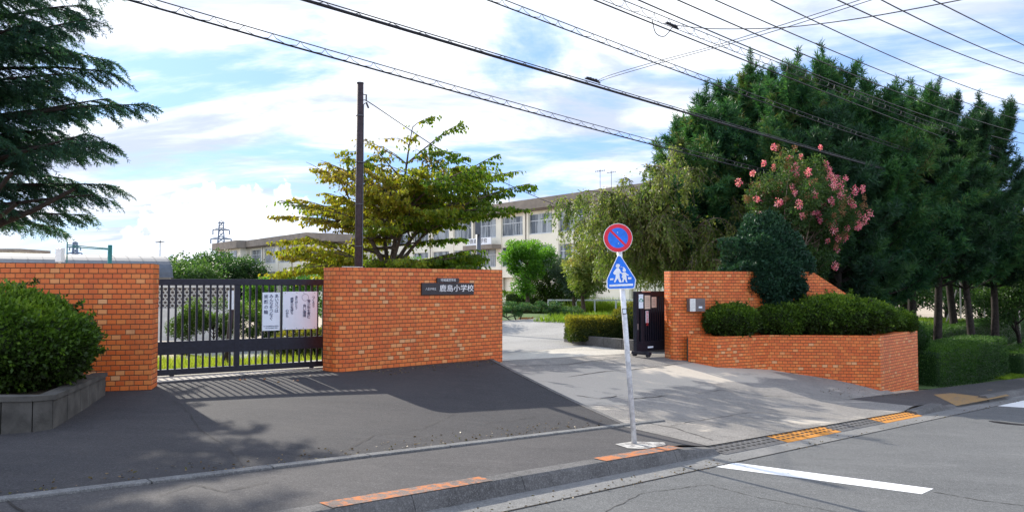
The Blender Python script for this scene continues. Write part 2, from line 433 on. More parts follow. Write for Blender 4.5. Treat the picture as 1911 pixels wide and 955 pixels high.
M['bark'] = mat_plain('bark', (.085, .062, .045), .9, 0, .45, 14, .9)
M['bark_dark'] = mat_plain('pine_bark', (.026, .020, .017), .95, 0, .5, 12, .9)
M['bark_pale'] = mat_plain('pale_bark', (.17, .13, .10), .85, 0, .35, 14, .6)
M['cream'] = mat_plain('cream_render', (.76, .72, .60), .85, 0, .05, .6)
M['parapet'] = mat_plain('brown_grey_parapet', (.235, .20, .165), .85, 0, .16, .8)
M['eaves'] = mat_plain('eaves', (.16, .13, .11), .85)
M['alu'] = mat_plain('aluminium_frame', (.55, .57, .58), .4, .4)
M['concrete_wall'] = mat_plain('concrete_panel', (.066, .062, .055), .9, 0, .35, 4, .5)
M['block_white'] = mat_plain('white_block', (.60, .59, .56), .85, 0, .12, 5)
M['gym_roof'] = mat_plain('grey_metal_roof', (.085, .10, .12), .7, .0, .10, 3)
M['teal'] = mat_plain('teal_paint', (.02, .16, .145), .5, .1)
M['lattice'] = mat_plain('galvanised', (.17, .22, .30), .5, .5)
M['glass'], t_, b_ = mat_base('window_glass')
g_ = t_.node('ShaderNodeNewGeometry'); mp_ = t_.node('ShaderNodeMapping'); t_.link(g_.outputs['Position'], mp_.inputs[0]); mp_.inputs['Scale'].default_value = (1.1, 1.1, .12)
t_.link(t_.mix(t_.sm(t_.noise(mp_.outputs[0], 1.0, 4, .6), .46, .58), (.05, .065, .085), (.30, .33, .35)), b_.inputs['Base Color']); b_.inputs['Roughness'].default_value = .15
M['curtain'] = mat_plain('window_curtain', (.30, .33, .35), .4, 0, .4, .5)
M['litter'] = mat_leaf('dry_litter', [(.05, .035, .02), (.11, .075, .04), (.17, .12, .07), (.10, .10, .04)], .1)
M['stake'] = mat_plain('stake_wood', (.42, .38, .32), .8)
M['dogwood'] = mat_leaf('dogwood_leaf', [(.035, .09, .008), (.075, .145, .012), (.15, .20, .015), (.26, .26, .02), (.26, .19, .03)], .5)
M['cherry'] = mat_leaf('cherry_leaf', [(.05, .10, .022), (.09, .15, .03), (.15, .20, .05), (.24, .25, .09), (.22, .16, .07)], .45)
M['cedar'] = mat_leaf('cedar_needle', [(.016, .050, .044), (.028, .080, .060), (.048, .120, .070), (.10, .20, .08)], .4)
M['pine'] = mat_leaf('pine_needle', [(.011, .044, .028), (.022, .078, .038), (.042, .125, .045), (.08, .185, .055), (.13, .13, .05)], .35)
M['pine_dark'] = mat_leaf('pine_needle_dark', [(.012, .038, .024), (.022, .064, .034), (.038, .10, .040), (.07, .15, .05)], .3)
M['camellia'] = mat_leaf('evergreen_leaf', [(.008, .030, .020), (.015, .050, .030), (.026, .074, .038), (.05, .12, .055)], .2, .55)
M['azalea'] = mat_leaf('azalea_leaf', [(.020, .032, .008), (.042, .088, .012), (.085, .16, .018), (.17, .26, .03)], .35)
M['azalea_sun_yellow'] = mat_leaf('sun_tinted_azalea_leaf', [(.03, .055, .012), (.07, .09, .02), (.16, .16, .025), (.28, .24, .03)], .4)  # azalea leaf copy with sunlight put into its yellower, brighter colours
M['hedge'] = mat_leaf('hedge_leaf', [(.014, .042, .010), (.028, .075, .015), (.048, .115, .022), (.085, .17, .03)], .3)
M['fresh'] = mat_leaf('fresh_leaf', [(.02, .07, .012), (.05, .14, .018), (.09, .22, .02), (.15, .30, .03)], .45)
M['wood_green'] = mat_leaf('woodland_leaf', [(.02, .055, .018), (.045, .10, .028), (.08, .15, .04), (.15, .22, .06)], .4)
M['far_green'] = mat_leaf('far_leaf', [(.03, .055, .035), (.045, .08, .045), (.07, .105, .05), (.11, .14, .06)], .25)
M['myrtle'] = mat_leaf('myrtle_leaf', [(.02, .055, .02), (.045, .10, .03), (.08, .14, .04), (.20, .19, .07)], .4)
M['flower'] = mat_leaf('pink_flower', [(.58, .08, .20), (.74, .17, .32), (.82, .32, .44), (.84, .50, .56)], .4)
M['seed'] = mat_leaf('seed_head', [(.20, .07, .04), (.26, .13, .07), (.16, .11, .05)], .3)
M['grass'] = mat_leaf('grass_blade', [(.05, .10, .015), (.11, .19, .02), (.20, .28, .03), (.32, .34, .06)], .45)

# ------------------------------------------------------------------ ground surfaces
def arr(a, b, st): return np.arange(a, b + st * .5, st)
far = np.array([-600, -300, -150, -80, -50])
ss_g = np.concatenate([[-900, -400, -150, -60, -35], arr(-30, 60, 1.0), [66, 72, 90, 130, 250, 500, 1200]])
oo_g = np.concatenate([[-1200, -600, -300, -150, -90, -60], arr(-50, -8, 2.0), arr(-7.5, 2, .25), arr(3, 20, 1), [30, 60, 150, 500]])
def zg(s, o):
    z = G_base(s, o) - .05; return np.where(o > 1.3, S_of(s) - .30, z)
gr = grid_mesh('ground', ss_g, oo_g, zg, M['soil'])
grid_mesh('road', np.concatenate([[-60, -40], arr(-30, 70, 1)]), np.array([1.54, 2.1, 2.7, 3.3, 4, 4.7, 5.4, 6.2, 7.1, 8.1]), lambda s, o: S_of(s) - .125 + .004, M['road'])
grid_mesh('gutter', arr(-30, 70, .5), np.array([1.52, 1.70, 1.80, 1.90]), lambda s, o: S_of(s) - .118 + 0 * o, M['gutter'])
grid_mesh('far_pavement', arr(-30, 70, 1), arr(8.1, 12, .5), lambda s, o: S_of(s) - .05 + 0 * o, M['walk'])
walk_o = np.array([0.06, .3, .6, .9, 1.2, 1.31])
grid_mesh('pavement', arr(-30, 60, .2), walk_o, lambda s, o: G_base(s, o) + .002, M['walk'])
# left apron, its right edge skewed
ao = arr(-5.6, -.04, .28); NS = 90
SSa = np.zeros((NS, len(ao)))
for j, o in enumerate(ao): SSa[:, j] = np.linspace(-16, float(edge_s(o)), NS)
OOa = np.broadcast_to(ao, SSa.shape)
X = (1.41421 * (SSa + OOa) - 7.02) / 2; Yy = (1.41421 * (SSa - OOa) + 10.30) / 2
V = np.stack([X, Yy, G_apron(SSa, OOa)], -1).reshape(-1, 3); m = len(ao)
i = (np.arange(NS - 1)[:, None] * m + np.arange(m - 1)[None]).ravel()
npmesh('apron', V, np.stack([i, i + m, i + m + 1, i + 1], -1), M['apron'], smooth=True)['kind'] = 'structure'
# edge lip of the wedge
eb = MB()
for j in range(len(ao) - 1):
    P0, P1 = [], []
    for o in (ao[j], ao[j + 1]):
        s = float(edge_s(o)); z1 = float(G_apron(s, o)) + .012; z0 = float(G_base(s, o)) - .12
        a = so2xy(s - .07, o); b = so2xy(s + .01, o); P0.append((a, b, z0, z1))
    (a0, b0, zl0, zh0), (a1, b1, zl1, zh1) = P0
    eb.slab([a0, b0, b1, a1], [zl0, zl0, zl1, zl1], [zh0, zh0, zh1, zh1])
eb.build('apron_edge', M['kerb'])['kind'] = 'structure'
# driveway on the right of the wedge
do = arr(-5.0, .04, .21); SSa = np.zeros((80, len(do)))
for j, o in enumerate(do): SSa[:, j] = np.linspace(float(edge_s(o)) - .3, 17.5, 80)
OOa = np.broadcast_to(do, SSa.shape)
X = (1.41421 * (SSa + OOa) - 7.02) / 2; Yy = (1.41421 * (SSa - OOa) + 10.30) / 2
V = np.stack([X, Yy, G_base(SSa, OOa)], -1).reshape(-1, 3); m = len(do)
i = (np.arange(79)[:, None] * m + np.arange(m - 1)[None]).ravel()
npmesh('driveway', V, np.stack([i, i + m, i + m + 1, i + 1], -1), M['drive'], smooth=True)['kind'] = 'structure'
grid_mesh('driveway_crossing', arr(7.0, 14.6, .2), walk_o, lambda s, o: G_base(s, o) + .006, M['drive'])
grid_mesh('gate_slab', arr(8.2, 15.5, .4), np.append(arr(-6.9, -5.1, .3), -4.985), lambda s, o: G_base(s, o) + .004, M['slab'])
grid_mesh('yard_road', arr(6.5, 27, .8), arr(-15.5, -6.9, .5), lambda s, o: G_base(s, o) - .004, M['yard'])
grid_mesh('gate_track', arr(1.2, 8.3, .4), np.array([-6.9, -6.5, -6.1, -5.6]), lambda s, o: G_base(s, o) * 0 + .002, M['slab'])
# concrete edging strip between the pavement and the aprons, raised 4 cm
sb = MB()
for s in arr(-16, 7.0, 1.0):
    for (sa, sc) in ((s + .006, s + .994),):
        q = [so2xy(sa, -.05), so2xy(sc, -.05), so2xy(sc, .06), so2xy(sa, .06)]
        za, zb = float(S_of(sa)), float(S_of(sc))
        sb.slab(q, [za - .08, zb - .08, zb - .08, za - .08], [za + .022, zb + .022, zb + .022, za + .022])
for s in arr(7.0, 8.0, 1.0):
    pass
sb.build('edging_strip', M['strip'], bevel=.006)['kind'] = 'structure'
# kerb stones along the road
def kerb_run(name, s0, s1, mat, top=lambda s: 0.0, oin=1.31, oout=1.475, unit_l=1.2, chamfer=.025):
    mb = MB(); s = s0
    while s < s1 - .05:
        e = min(s + unit_l, s1); n = 2
        for sa, sc in ((s + .002, e - .002),):
            za, zb = float(S_of(sa)) + top(sa), float(S_of(sc)) + top(sc)
            prof = lambda sv, z: [(*so2xy(sv, oin), z - .32), (*so2xy(sv, oout + .125), S_of(sv) - .32), (*so2xy(sv, oout + .06), float(S_of(sv)) - .115),
                                  (*so2xy(sv, oout + .02), z - chamfer), (*so2xy(sv, oout), z), (*so2xy(sv, oin), z)]
            A = prof(sa, za); B = prof(sc, zb); b = len(mb.v); mb.v += [tuple(map(float, p)) for p in A + B]
            for k in range(6): k2 = (k + 1) % 6; mb.f.append((b + k, b + k2, b + 6 + k2, b + 6 + k))
            mb.f.append(tuple(b + k for k in range(6))[::-1]); mb.f.append(tuple(b + 6 + k for k in range(6)))
        s = e
    return mb.build(name, mat, bevel=.005)
def top_drop(s): return -.10 * float(sstep(s, 6.3, 7.1))
kerb_run('kerb', -24, 6.9, M['kerb'], lambda s: .006 - .07 * float(sstep(s, 6.2, 6.95)))['kind'] = 'structure'
kerb_run('kerb', 14.15, 15.75, M['kerb'], lambda s: .006 - .07 * (1 - float(sstep(s, 14.0, 14.5))))['kind'] = 'structure'
kerb_run('kerb', 15.75, 19.2, M['kerb'], lambda s: -.075)['kind'] = 'structure'
kerb_run('kerb', 19.2, 60, M['kerb'], lambda s: .006)['kind'] = 'structure'
# dropped perforated kerb plates
def px2s(px, py): p = ground_at(px, py); return xy2so(p.x, p.y)[0]
def kerb_plates(name, s0, s1, mat):
    mb = MB(); hb = MB(); n = max(1, round((s1 - s0) / .6)); L = (s1 - s0) / n
    for k in range(n):
        sa, sc = s0 + k * L + .006, s0 + (k + 1) * L - .006
        Z = lambda s, d: float(S_of(s)) - .072 - d
        mb.slab([so2xy(sa, 1.28), so2xy(sc, 1.28), so2xy(sc, 1.605), so2xy(sa, 1.605)], [Z(sa, .2), Z(sc, .2), Z(sc, .2), Z(sa, .2)], [Z(sa, 0), Z(sc, 0), Z(sc, .040), Z(sa, .040)])
        for r in range(3):
            for c in range(4):
                u0 = sa + (c + .22 + (.12 if r % 2 else 0)) * L / 4; u1 = u0 + L / 4 * .5; o0 = 1.315 + r * .085; o1 = o0 + .032
                zz = lambda s, o: float(S_of(s)) - .072 - .040 * (o - 1.28) / .325 + .0035
                hb.face([hb.vert((*so2xy(u, o), zz(u, o))) for u, o in ((u0, o0), (u0, o1), (u1, o1), (u1, o0))][::-1])
    o = mb.build(name, mat, bevel=.008); o['kind'] = 'structure'
    h = hb.build('drain_slots', M['crack'], o, world=True); return o
kerb_plates('dropped_kerb', 6.92, 8.55, M['kerb'])
kerb_plates('dropped_kerb', 8.56, 10.35, M['orange'])
kerb_plates('dropped_kerb', 10.36, 12.2, M['kerb'])
kerb_plates('dropped_kerb', 12.21, 14.13, M['orange'])
# paint on the kerb tops
def kerb_paint(s0, s1, o0=1.30, o1=1.478, z=.0115):
    grid_mesh('kerb_paint', np.linspace(s0, s1, 8), np.array([o0, o1]), lambda s, o: S_of(s) + z, M['orange_worn'])
kerb_paint(1.71, 3.26); kerb_paint(4.81, 6.2)
# stop line, crossing bar, manhole, tactile patch, repair lines
def ground_poly(name, pts, mat, h=.004, n=1, kind='structure'):
    mb = MB(); P = [ground_at(*p) for p in pts]
    mb.face([mb.vert((p.x, p.y, p.z + h)) for p in P]); o = mb.build(name, mat)
    if kind: o['kind'] = kind
    return o
ground_poly('stop_line', [(1312, 868), (1337, 859), (1742, 912), (1720, 922)][::-1], M['white_paint'], .006)
ground_poly('crossing_line', [(1855, 757), (1893, 749), (1990, 738), (1990, 760), (1935, 762)][::-1], M['white_paint'], .006)
ground_poly('tactile_patch', [(1742, 736), (1850, 727), (1885, 738), (1785, 757)][::-1], M['yellow_worn'], .005)
def drape(name, pts, width, mat, h=.005, jit=0.0, step=8):
    Pp = []
    for a, b in zip(pts[:-1], pts[1:]):
        n = max(1, int(math.hypot(b[0] - a[0], b[1] - a[1]) / step))
        for k in range(n): Pp.append((a[0] + (b[0] - a[0]) * k / n + random.uniform(-1, 1) * jit, a[1] + (b[1] - a[1]) * k / n + random.uniform(-1, 1) * jit * .4))
    Pp.append(pts[-1]); W = [ground_at(*p) for p in Pp]; mb = MB(); idx = []
    for i, p in enumerate(W):
        t = (W[min(i + 1, len(W) - 1)] - W[max(i - 1, 0)]); t.z = 0; t.normalize(); nrm = Vector((-t.y, t.x, 0))
        ww = width * (random.uniform(.4, 1.3) if jit else 1) / 2
        L = p + nrm * ww; Rr = p - nrm * ww
        idx.append((mb.vert((L.x, L.y, G(L.x, L.y) + h)), mb.vert((Rr.x, Rr.y, G(Rr.x, Rr.y) + h))))
    for a, b in zip(idx[:-1], idx[1:]): mb.face([a[0], a[1], b[1], b[0]])
    o = mb.build(name, mat); o['kind'] = 'structure'; return o
grid_mesh('gutter_joint', arr(-30, 70, .35), np.array([1.895, 1.912]), lambda s, o: S_of(s) - .125 + .0095 + 0 * o, M['crack'])
drape('pavement_crack', [(1172, 782), (1262, 800), (1330, 822)], .02, M['crack'], .010, 1.2)
drape('driveway_crack', [(1075, 738), (1120, 744), (1150, 739), (1182, 744), (1245, 738)], .022, M['crack'], .008, 2.2)
drape('driveway_joint', [(1060, 703), (1130, 693), (1180, 690), (1262, 679), (1330, 672)], .02, M['crack'], .006, .6)
drape('driveway_joint', [(960, 683), (1060, 680), (1150, 668)], .02, M['crack'], .009, .5)
drape('driveway_crack', [(1250, 795), (1330, 781), (1400, 770), (1440, 772)], .012, M['crack'], .012, 1.8)
drape('driveway_crack', [(1300, 735), (1345, 728), (1420, 738), (1500, 742)], .012, M['crack'], .009, 2.0)
drape('pavement_crack', [(8, 930), (30, 948), (44, 955)], .016, M['crack'], .010, 1)
drape('apron_crack', [(905, 790), (960, 784), (1000, 777)], .008, M['crack'], .008, 1.2)
drape('apron_crack', [(300, 735), (345, 760), (372, 800), (430, 838), (452, 868)], .007, M['crack'], .009, 2.5)
drape('apron_crack', [(640, 842), (700, 812), (790, 800), (850, 772)], .006, M['crack'], .009, 2.2)
drape('road_crack', [(1130, 955), (1200, 920), (1320, 905), (1420, 930), (1560, 955)], .008, M['crack'], .007, 2.5)
drape('pavement_crack', [(300, 925), (360, 905), (420, 918), (500, 900)], .008, M['crack'], .009, 2.0)
drape('road_seam', [(1742, 918), (1830, 934), (1911, 944)], .014, M['crack'], .007, .8)

# ------------------------------------------------------------------ brick walls
def brick_wall(name, path, base, top, thick, label=None, cat='brick wall', cap=.0, slope_end=None, closed=True):
    """path: list of (x,y); base/top: height per vertex or constant; wall body lies to the far side (left normal)"""
    mb = MB(); n = len(path); P = [Vector((p[0], p[1])) for p in path]
    base = base if hasattr(base, '__len__') else [base] * n; top = top if hasattr(top, '__len__') else [top] * n
    off = []
    for i in range(n):
        ds = []
        if i > 0: ds.append((P[i] - P[i - 1]).normalized())
        if i < n - 1: ds.append((P[i + 1] - P[i]).normalized())
        nn = [Vector((-d.y, d.x)) for d in ds]; v = sum(nn, Vector((0, 0))).normalized(); c = max(.4, v.dot(nn[0])); off.append(P[i] + v * thick / c)
    u = 0; T = max(top)
    for i in range(n - 1):
        a, b, A, B = P[i], P[i + 1], off[i], off[i + 1]; L = (b - a).length
        q = lambda p, z: (p.x, p.y, z)
        mb.quad(q(a, base[i]), q(b, base[i + 1]), q(b, top[i + 1]), q(a, top[i]), [(u, base[i] - T), (u + L, base[i + 1] - T), (u + L, top[i + 1] - T), (u, top[i] - T)])
        mb.quad(q(B, base[i + 1]), q(A, base[i]), q(A, top[i]), q(B, top[i + 1]), [(u + L, base[i + 1] - T), (u, base[i] - T), (u, top[i] - T), (u + L, top[i + 1] - T)])
        mb.quad(q(a, top[i]), q(b, top[i + 1]), q(B, top[i + 1]), q(A, top[i]), [(u, .065), (u + L, .065), (u + L, .065 + .06), (u, .065 + .06)])
        u += L
    for (p, o_, z0, z1, fl) in ((P[0], off[0], base[0], top[0], 0), (P[-1], off[-1], base[-1], top[-1], 1)):
        L = (p - o_).length; q = lambda v, z: (v.x, v.y, z)
        if fl == 0: mb.quad(q(o_, z0), q(p, z0), q(p, z1), q(o_, z1), [(-L, z0 - T), (0, z0 - T), (0, z1 - T), (-L, z1 - T)])
        else: mb.quad(q(p, z0), q(o_, z0), q(o_, z1), q(p, z1), [(u, z0 - T), (u + L, z0 - T), (u + L, z1 - T), (u, z1 - T)])
    o = mb.build(name, M['brick']); 
    if label: tag(o, label, cat)
    return o
TOP = 1.755
# wall on the left
L1 = at(285.5, 530, 10.47); d15 = Vector((-math.cos(R(15)), -math.sin(R(15)), 0))
L0 = L1 + d15 * 6.0
left_wall = brick_wall('brick_wall', [(L0.x, L0.y), (L1.x, L1.y)], -.25, TOP, .42, 'freestanding orange brick wall behind the clipped shrub and grey concrete planter')
# main wall with nameplate, its near end rounded
A1 = at(650, 530, 12.63); B1 = at(937.5, 530, 14.96)
dm = (B1 - A1); dm.z = 0; dm.normalize(); nm = Vector((-dm.y, dm.x, 0))
rr = .22; path = []
c = A1 + dm * 0 + nm * rr
for k in range(6):
    a = math.pi - k * (math.pi / 2) / 5
    p = c + dm * (rr * math.cos(a)) + nm * (-rr * math.sin(a)); path.append((p.x, p.y))
path.append((B1.x, B1.y))
path.insert(0, tuple((Vector((path[0][0], path[0][1], 0)) + nm * .22)[:2]))
main_wall = brick_wall('brick_wall', path, -.45, TOP, .44, 'orange brick gate wall with the black school nameplates, between the sliding gate and the driveway')
# mortar smear on its top corner
tp = MB(); q0 = A1 + dm * .0 + nm * .05
for k in range(1):
    pts = []
    for j in range(14):
        a = 2 * math.pi * j / 14; r_ = (.30 if math.cos(a) > 0 else .14) * random.uniform(.7, 1.1)
        p = q0 + dm * (.12 + r_ * math.cos(a)) + nm * (.13 + .11 * math.sin(a)); pts.append((p.x, p.y))
    tp.slab(pts, TOP + .001, TOP + .014)
tp.build('mortar_patch', M['block_white'], main_wall, world=True)
# right pillar wall with sloped end
C1 = at(1262, 530, 17.6); dr = Vector((math.cos(R(14)), math.sin(R(14)), 0)); nr = Vector((-dr.y, dr.x, 0))
path = []; rr = .16; c = C1 + nr * rr + dr * 0.05
for k in range(5):
    a = math.pi - k * (math.pi / 2) / 4
    p = c + dr * (rr * math.cos(a)) + nr * (-rr * math.sin(a)); path.append((p.x, p.y))
path.insert(0, tuple((Vector((*path[0], 0)) + nr * .25)[:2]))
E1 = on_plane(1516, 505, C1, dr); E2 = on_plane(1592, 556, C1, dr); E3 = on_plane(1640, 590, C1, dr)
path += [(E1.x, E1.y), (E2.x, E2.y), (E3.x, E3.y)]; n = len(path)
right_wall = brick_wall('brick_wall', path, -.6, [TOP + .02] * (n - 2) + [E2.z, E3.z], .42, 'tall orange brick wall behind the planter, with a grey intercom box and a sloping right end')
# planter wall, zigzag
PT = .275
pl = [(1284, 17.45), (1338, 17.0), (1437, 17.72), (1642, 17.35), (1712, 19.1)]
PP = [at(px, 530 + 1.2 * F / Y, Y) for px, Y in pl]
PPx = [(p.x, p.y) for p in PP]
planter_path = PPx + [tuple((PP[-1] + Vector((-.75, .75, 0)))[:2])]
planter = brick_wall('planter_wall', planter_path, -1.6, [PT] * 4 + [PT + .03, PT + .03], .22, 'low zigzag orange brick planter wall below the clipped azaleas at the driveway corner', 'planter wall')
sp_ = MB()
poly = [(p[0], p[1] + .12) for p in PPx[:4]] + [(PPx[4][0] - .15, PPx[4][1])] + [(PPx[4][0] - 1.6, PPx[4][1] + 2.2), (8.2, 18.5), (PPx[0][0] + .1, 17.75)]
sp_.slab(poly, -.8, PT - .06); tag(sp_.build('planter_soil', M['dirt']), 'dark bare soil filling the zigzag brick planter', 'soil')['kind'] = 'stuff'

# ------------------------------------------------------------------ text helper
def text_mesh(body, size, name, mat, parent, x, y, z, align='CENTER', depth=.001, spacing=1.0, bold=0.0, sx=1.0):
    cu = bpy.data.curves.new('lettering', 'FONT'); cu.body = body; cu.size = size; cu.align_x = align; cu.align_y = 'CENTER'
    cu.extrude = depth; cu.space_line = spacing; cu.offset = bold; cu.resolution_u = 2
    ob = bpy.data.objects.new('tmp', cu); COL.objects.link(ob); bpy.context.view_layer.update()
    dg = bpy.context.evaluated_depsgraph_get(); me = bpy.data.meshes.new_from_object(ob.evaluated_get(dg)); bpy.data.objects.remove(ob)
    n = len(me.vertices)
    co = np.empty(n * 3, np.float32); me.vertices.foreach_get('co', co); co = co.reshape(-1, 3)
    w_ = np.stack([co[:, 0] * sx + x, -co[:, 2] + y, co[:, 1] + z], -1); me.vertices.foreach_set('co', w_.astype(np.float32).ravel())
    me.materials.clear()
    return _link(name, me, mat, parent, False)
def vtext(body, size, name, mat, parent, x, y, ztop, pitch=1.15, **kw):
    mats = []
    for i, ch in enumerate(body):
        pass
    return text_mesh('\n'.join(body), size * 1.12, name, mat, parent, x, y, ztop - (len(body)) * pitch * size / 2, spacing=pitch * .86, **kw)

# ------------------------------------------------------------------ sliding gate on the left
g0 = at(285, 530, 11.9); g0.x = (285 - CX) / F * 11.9; g1 = Vector(((622 - CX) / F * 13.45, 13.45, 0)); gd = g1 - Vector((g0.x, g0.y, 0)); gd.z = 0; gd.normalize()
GA = math.atan2(gd.y, gd.x)
ext = 1.3; gorg = Vector((g0.x, g0.y, 0)) - gd * ext; GL = (g1 - Vector((g0.x, g0.y, 0))).length + ext + .12
gate = thing('sliding_gate', 'closed dark navy sliding bar gate left of the nameplate wall, carrying two white posters', 'gate', (gorg.x, gorg.y, 0), GA)
fr = MB(); fr.box(0, -.035, 1.45, GL, .035, 1.555); fr.box(0, -.035, .02, GL, .035, .115); fr.box(0, -.035, .115, .07, .035, 1.45); fr.box(GL - .06, -.035, .115, GL, .035, 1.45)
fr.build('gate_frame', M['steel_dark'], gate, bevel=.005)
pm = on_plane(442, 600, g0, gd); xm = (pm - gorg).dot(gd)
st_ = MB(); st_.box(xm - .045, -.033, .115, xm + .045, .033, 1.45); st_.build('stile', M['steel_dark'], gate, bevel=.004)
bn = MB(); bn.box(.07, -.03, .345, GL - .06, .03, .555); bn.build('kick_panel', M['steel_dark'], gate, bevel=.004)
x = .07 + .105
while x < GL - .1:
    if abs(x - xm) > .07:
        b_1 = MB(); b_1.box(x - .0155, -.014, .555, x + .0155, .014, 1.45); b_1.box(x - .0155, -.014, .115, x + .0155, .014, .345); b_1.build('bar', M['steel_dark'], gate)
    x += .105
for xx in (ext + .3, GL - .5, GL - .22):
    cb_ = MB(); cb_.tube([(xx, -.03, .03), (xx, .03, .03)], .038, 14); cb_.box(xx - .05, -.045, .03, xx + .05, -.035, .11); cb_.build('caster', M['rubber'], gate)
gp0 = Vector((gorg.x, gorg.y, 0)) - Vector((-gd.y, gd.x, 0)) * .045
def plane_local(px, py, p0, d): p = on_plane(px, py, p0, d); return (p - Vector((p0[0], p0[1], 0))).dot(Vector((d[0], d[1], 0))), p.z
def board(name, label, cat, x0, y0, x1, y1, p0, d, mat, thick=.006, group=None):
    xa, za = plane_local(x0, y0, p0, d); xb, zb = plane_local(x1, y1, p0, d)
    pc = Vector((p0[0], p0[1], 0)) + Vector((d[0], d[1], 0)) * ((xa + xb) / 2)
    t = thing(name, label, cat, (pc.x, pc.y, zb), math.atan2(d[1], d[0]), group)
    W = abs(xb - xa); H = za - zb
    mb = MB(); mb.box(-W / 2, -thick / 2, 0, W / 2, thick / 2, H); mb.build('panel', mat, t, bevel=.0015)
    return t, W, H
p1, W1, H1 = board('poster', 'narrow white poster with three columns of bold navy Japanese writing, on the sliding gate', 'poster', 490, 545.5, 522, 616, gp0, gd, M['paper'])
cs = W1 * .215
for k, tx in enumerate(('あいさつは', 'みんなをつなぐ', '笑顔の輪')):
    sz = cs * (1.0 if k < 2 else 1.04); pt = 1.0 if k < 2 else 1.32
    for i, ch in enumerate(tx):
        pass
    o = vtext(tx, sz, 'lettering', M['ink'], p1, (.30 - k * .30) * W1, -.005, H1 * .955, pitch=pt * 1.03, bold=.0007)
text_mesh('青少年対策鹿島地区委員会', W1 * .072, 'small_lettering', M['ink'], p1, 0, -.005, H1 * .115, bold=.0)
text_mesh('八王子市立鹿島小学校', W1 * .072, 'small_lettering', M['ink'], p1, 0, -.005, H1 * .065, bold=.0)
p2, W2, H2 = board('poster', 'wide white poster with a thin circle and slender Japanese writing, right of the narrow poster', 'poster', 528, 544, 591.5, 613, gp0, gd, M['paper'])
for tx, fx, fz, sz in (('つくろう', .385, .885, .085), ('青少年を育む', .25, .79, .092), ('良い環境', .125, .66, .092), ('ありがとう', -.115, .89, .078), ('感謝の気持ち', -.24, .85, .082), ('心から', -.375, .54, .082)):
    vtext(tx, W2 * sz, 'lettering', M['ink'], p2, fx * W2, -.005, H2 * fz, pitch=1.04, bold=.0008)
ring = MB(); pts = [(.13 * W2 + .062 * math.cos(a), -.0045, H2 * .845 + .062 * math.sin(a)) for a in np.linspace(0, 2 * math.pi, 28)]
pts = [(.145 * W2 + .058 * math.cos(a), -.0045, H2 * .845 + .058 * math.sin(a)) for a in np.linspace(0, 2 * math.pi, 28)]
ring.tube(pts, .0022, 4); ring.build('circle_mark', M['ink'], p2)
for fx in (-.43, -.1, .1, .42):
    for fz in (.035, .965): pn = MB(); pn.tube([(fx * W2, -.008, H2 * fz), (fx * W2, -.001, H2 * fz)], .006, 8); pn.build('fixing', M['cable_grey'], p2)

# nameplates
mp0 = A1 - nm * .02
np1, Wn, Hn = board('nameplate', 'long black nameplate with white carved school name on the brick gate wall', 'nameplate', 786.5, 527.5, 883.5, 549, mp0, dm, M['plate_black'], .03)
text_mesh('鹿島小学校', Hn * .62, 'lettering', M['letter_white'], np1, Wn * .16, -.0165, Hn * .5, bold=.0008, sx=1.2)
text_mesh('八王子市立', Hn * .24, 'small_lettering', M['letter_white'], np1, -Wn * .335, -.0165, Hn * .47, bold=.0, sx=.92)
np2, Wn2, Hn2 = board('nameplate', 'small black nameplate directly above the long school nameplate', 'nameplate', 815, 518.5, 856, 527, mp0, dm, M['plate_black'], .03)
text_mesh('地域運営学校', Hn2 * .72, 'lettering', M['letter_white'], np2, 0, -.0165, Hn2 * .5, bold=.0, sx=1.0)
# intercom box
ip0 = C1 - nr * .09
ibx, Wi, Hi = board('intercom_box', 'small grey metal intercom box mounted on the tall brick wall beside the folding gate', 'intercom box', 1284.5, 557, 1313, 580.5, ip0, dr, M['grey_box'], .16)
f_ = MB(); f_.box(-Wi / 2 - .002, -.084, .002, -Wi / 2 + Wi * .36, -.078, Hi - .002); f_.build('steel_cover', M['silver'], ibx)
f_ = MB(); f_.box(Wi * .02 + .02, -.085, Hi * .25, Wi * .3, -.079, Hi * .40); f_.build('name_slot', M['paper'], ibx)
f_ = MB(); f_.tube([(Wi * .17, -.086, Hi * .68), (Wi * .17, -.078, Hi * .68)], .012, 12); f_.build('call_button', M['cable_grey'], ibx)

# ------------------------------------------------------------------ gate on the right, pushed open
h0 = Vector(((1184 - CX) / F * 17.7, 17.7, 0)); h1 = Vector(((1263 - CX) / F * 18.75, 18.75, 0)); hd = (h1 - h0).normalized(); HA = math.atan2(hd.y, hd.x)
zb_ = -.22
g2 = thing('sliding_gate', 'open dark navy sliding gate with pasted notices, half hidden behind the tall brick wall', 'gate', (h0.x, h0.y, zb_), HA)
GL2 = (h1 - h0).length + 1.2
fr = MB(); fr.box(0, -.05, 1.40, GL2, .05, 1.52); fr.box(0, -.05, .10, GL2, .05, .33); fr.box(0, -.05, .33, .10, .05, 1.40); fr.box(.16, -.05, .33, .30, .05, 1.40); fr.build('gate_frame', M['steel_dark'], g2, bevel=.005)
fr = MB(); fr.box(.10, .02, .33, GL2, .035, 1.02); fr.build('back_panel', M['steel_dark'], g2)
x = .36
while x < GL2 - .05:
    b_1 = MB(); b_1.box(x - .018, -.045, .33, x + .018, .0, 1.40); b_1.build('bar', M['steel_dark'], g2); x += .085
b_1 = MB(); b_1.box(-.02, -.42, .05, .10, .10, .12); b_1.build('foot', M['steel_dark'], g2, bevel=.01)
for yy in (-.36, .04):
    b_1 = MB(); b_1.tube([(.0, yy, .045), (.08, yy, .045)], .045, 14); b_1.build('caster', M['rubber'], g2)
b_1 = MB(); b_1.box(.03, -.062, .62, .055, -.05, .76); b_1.build('latch', M['silver'], g2)
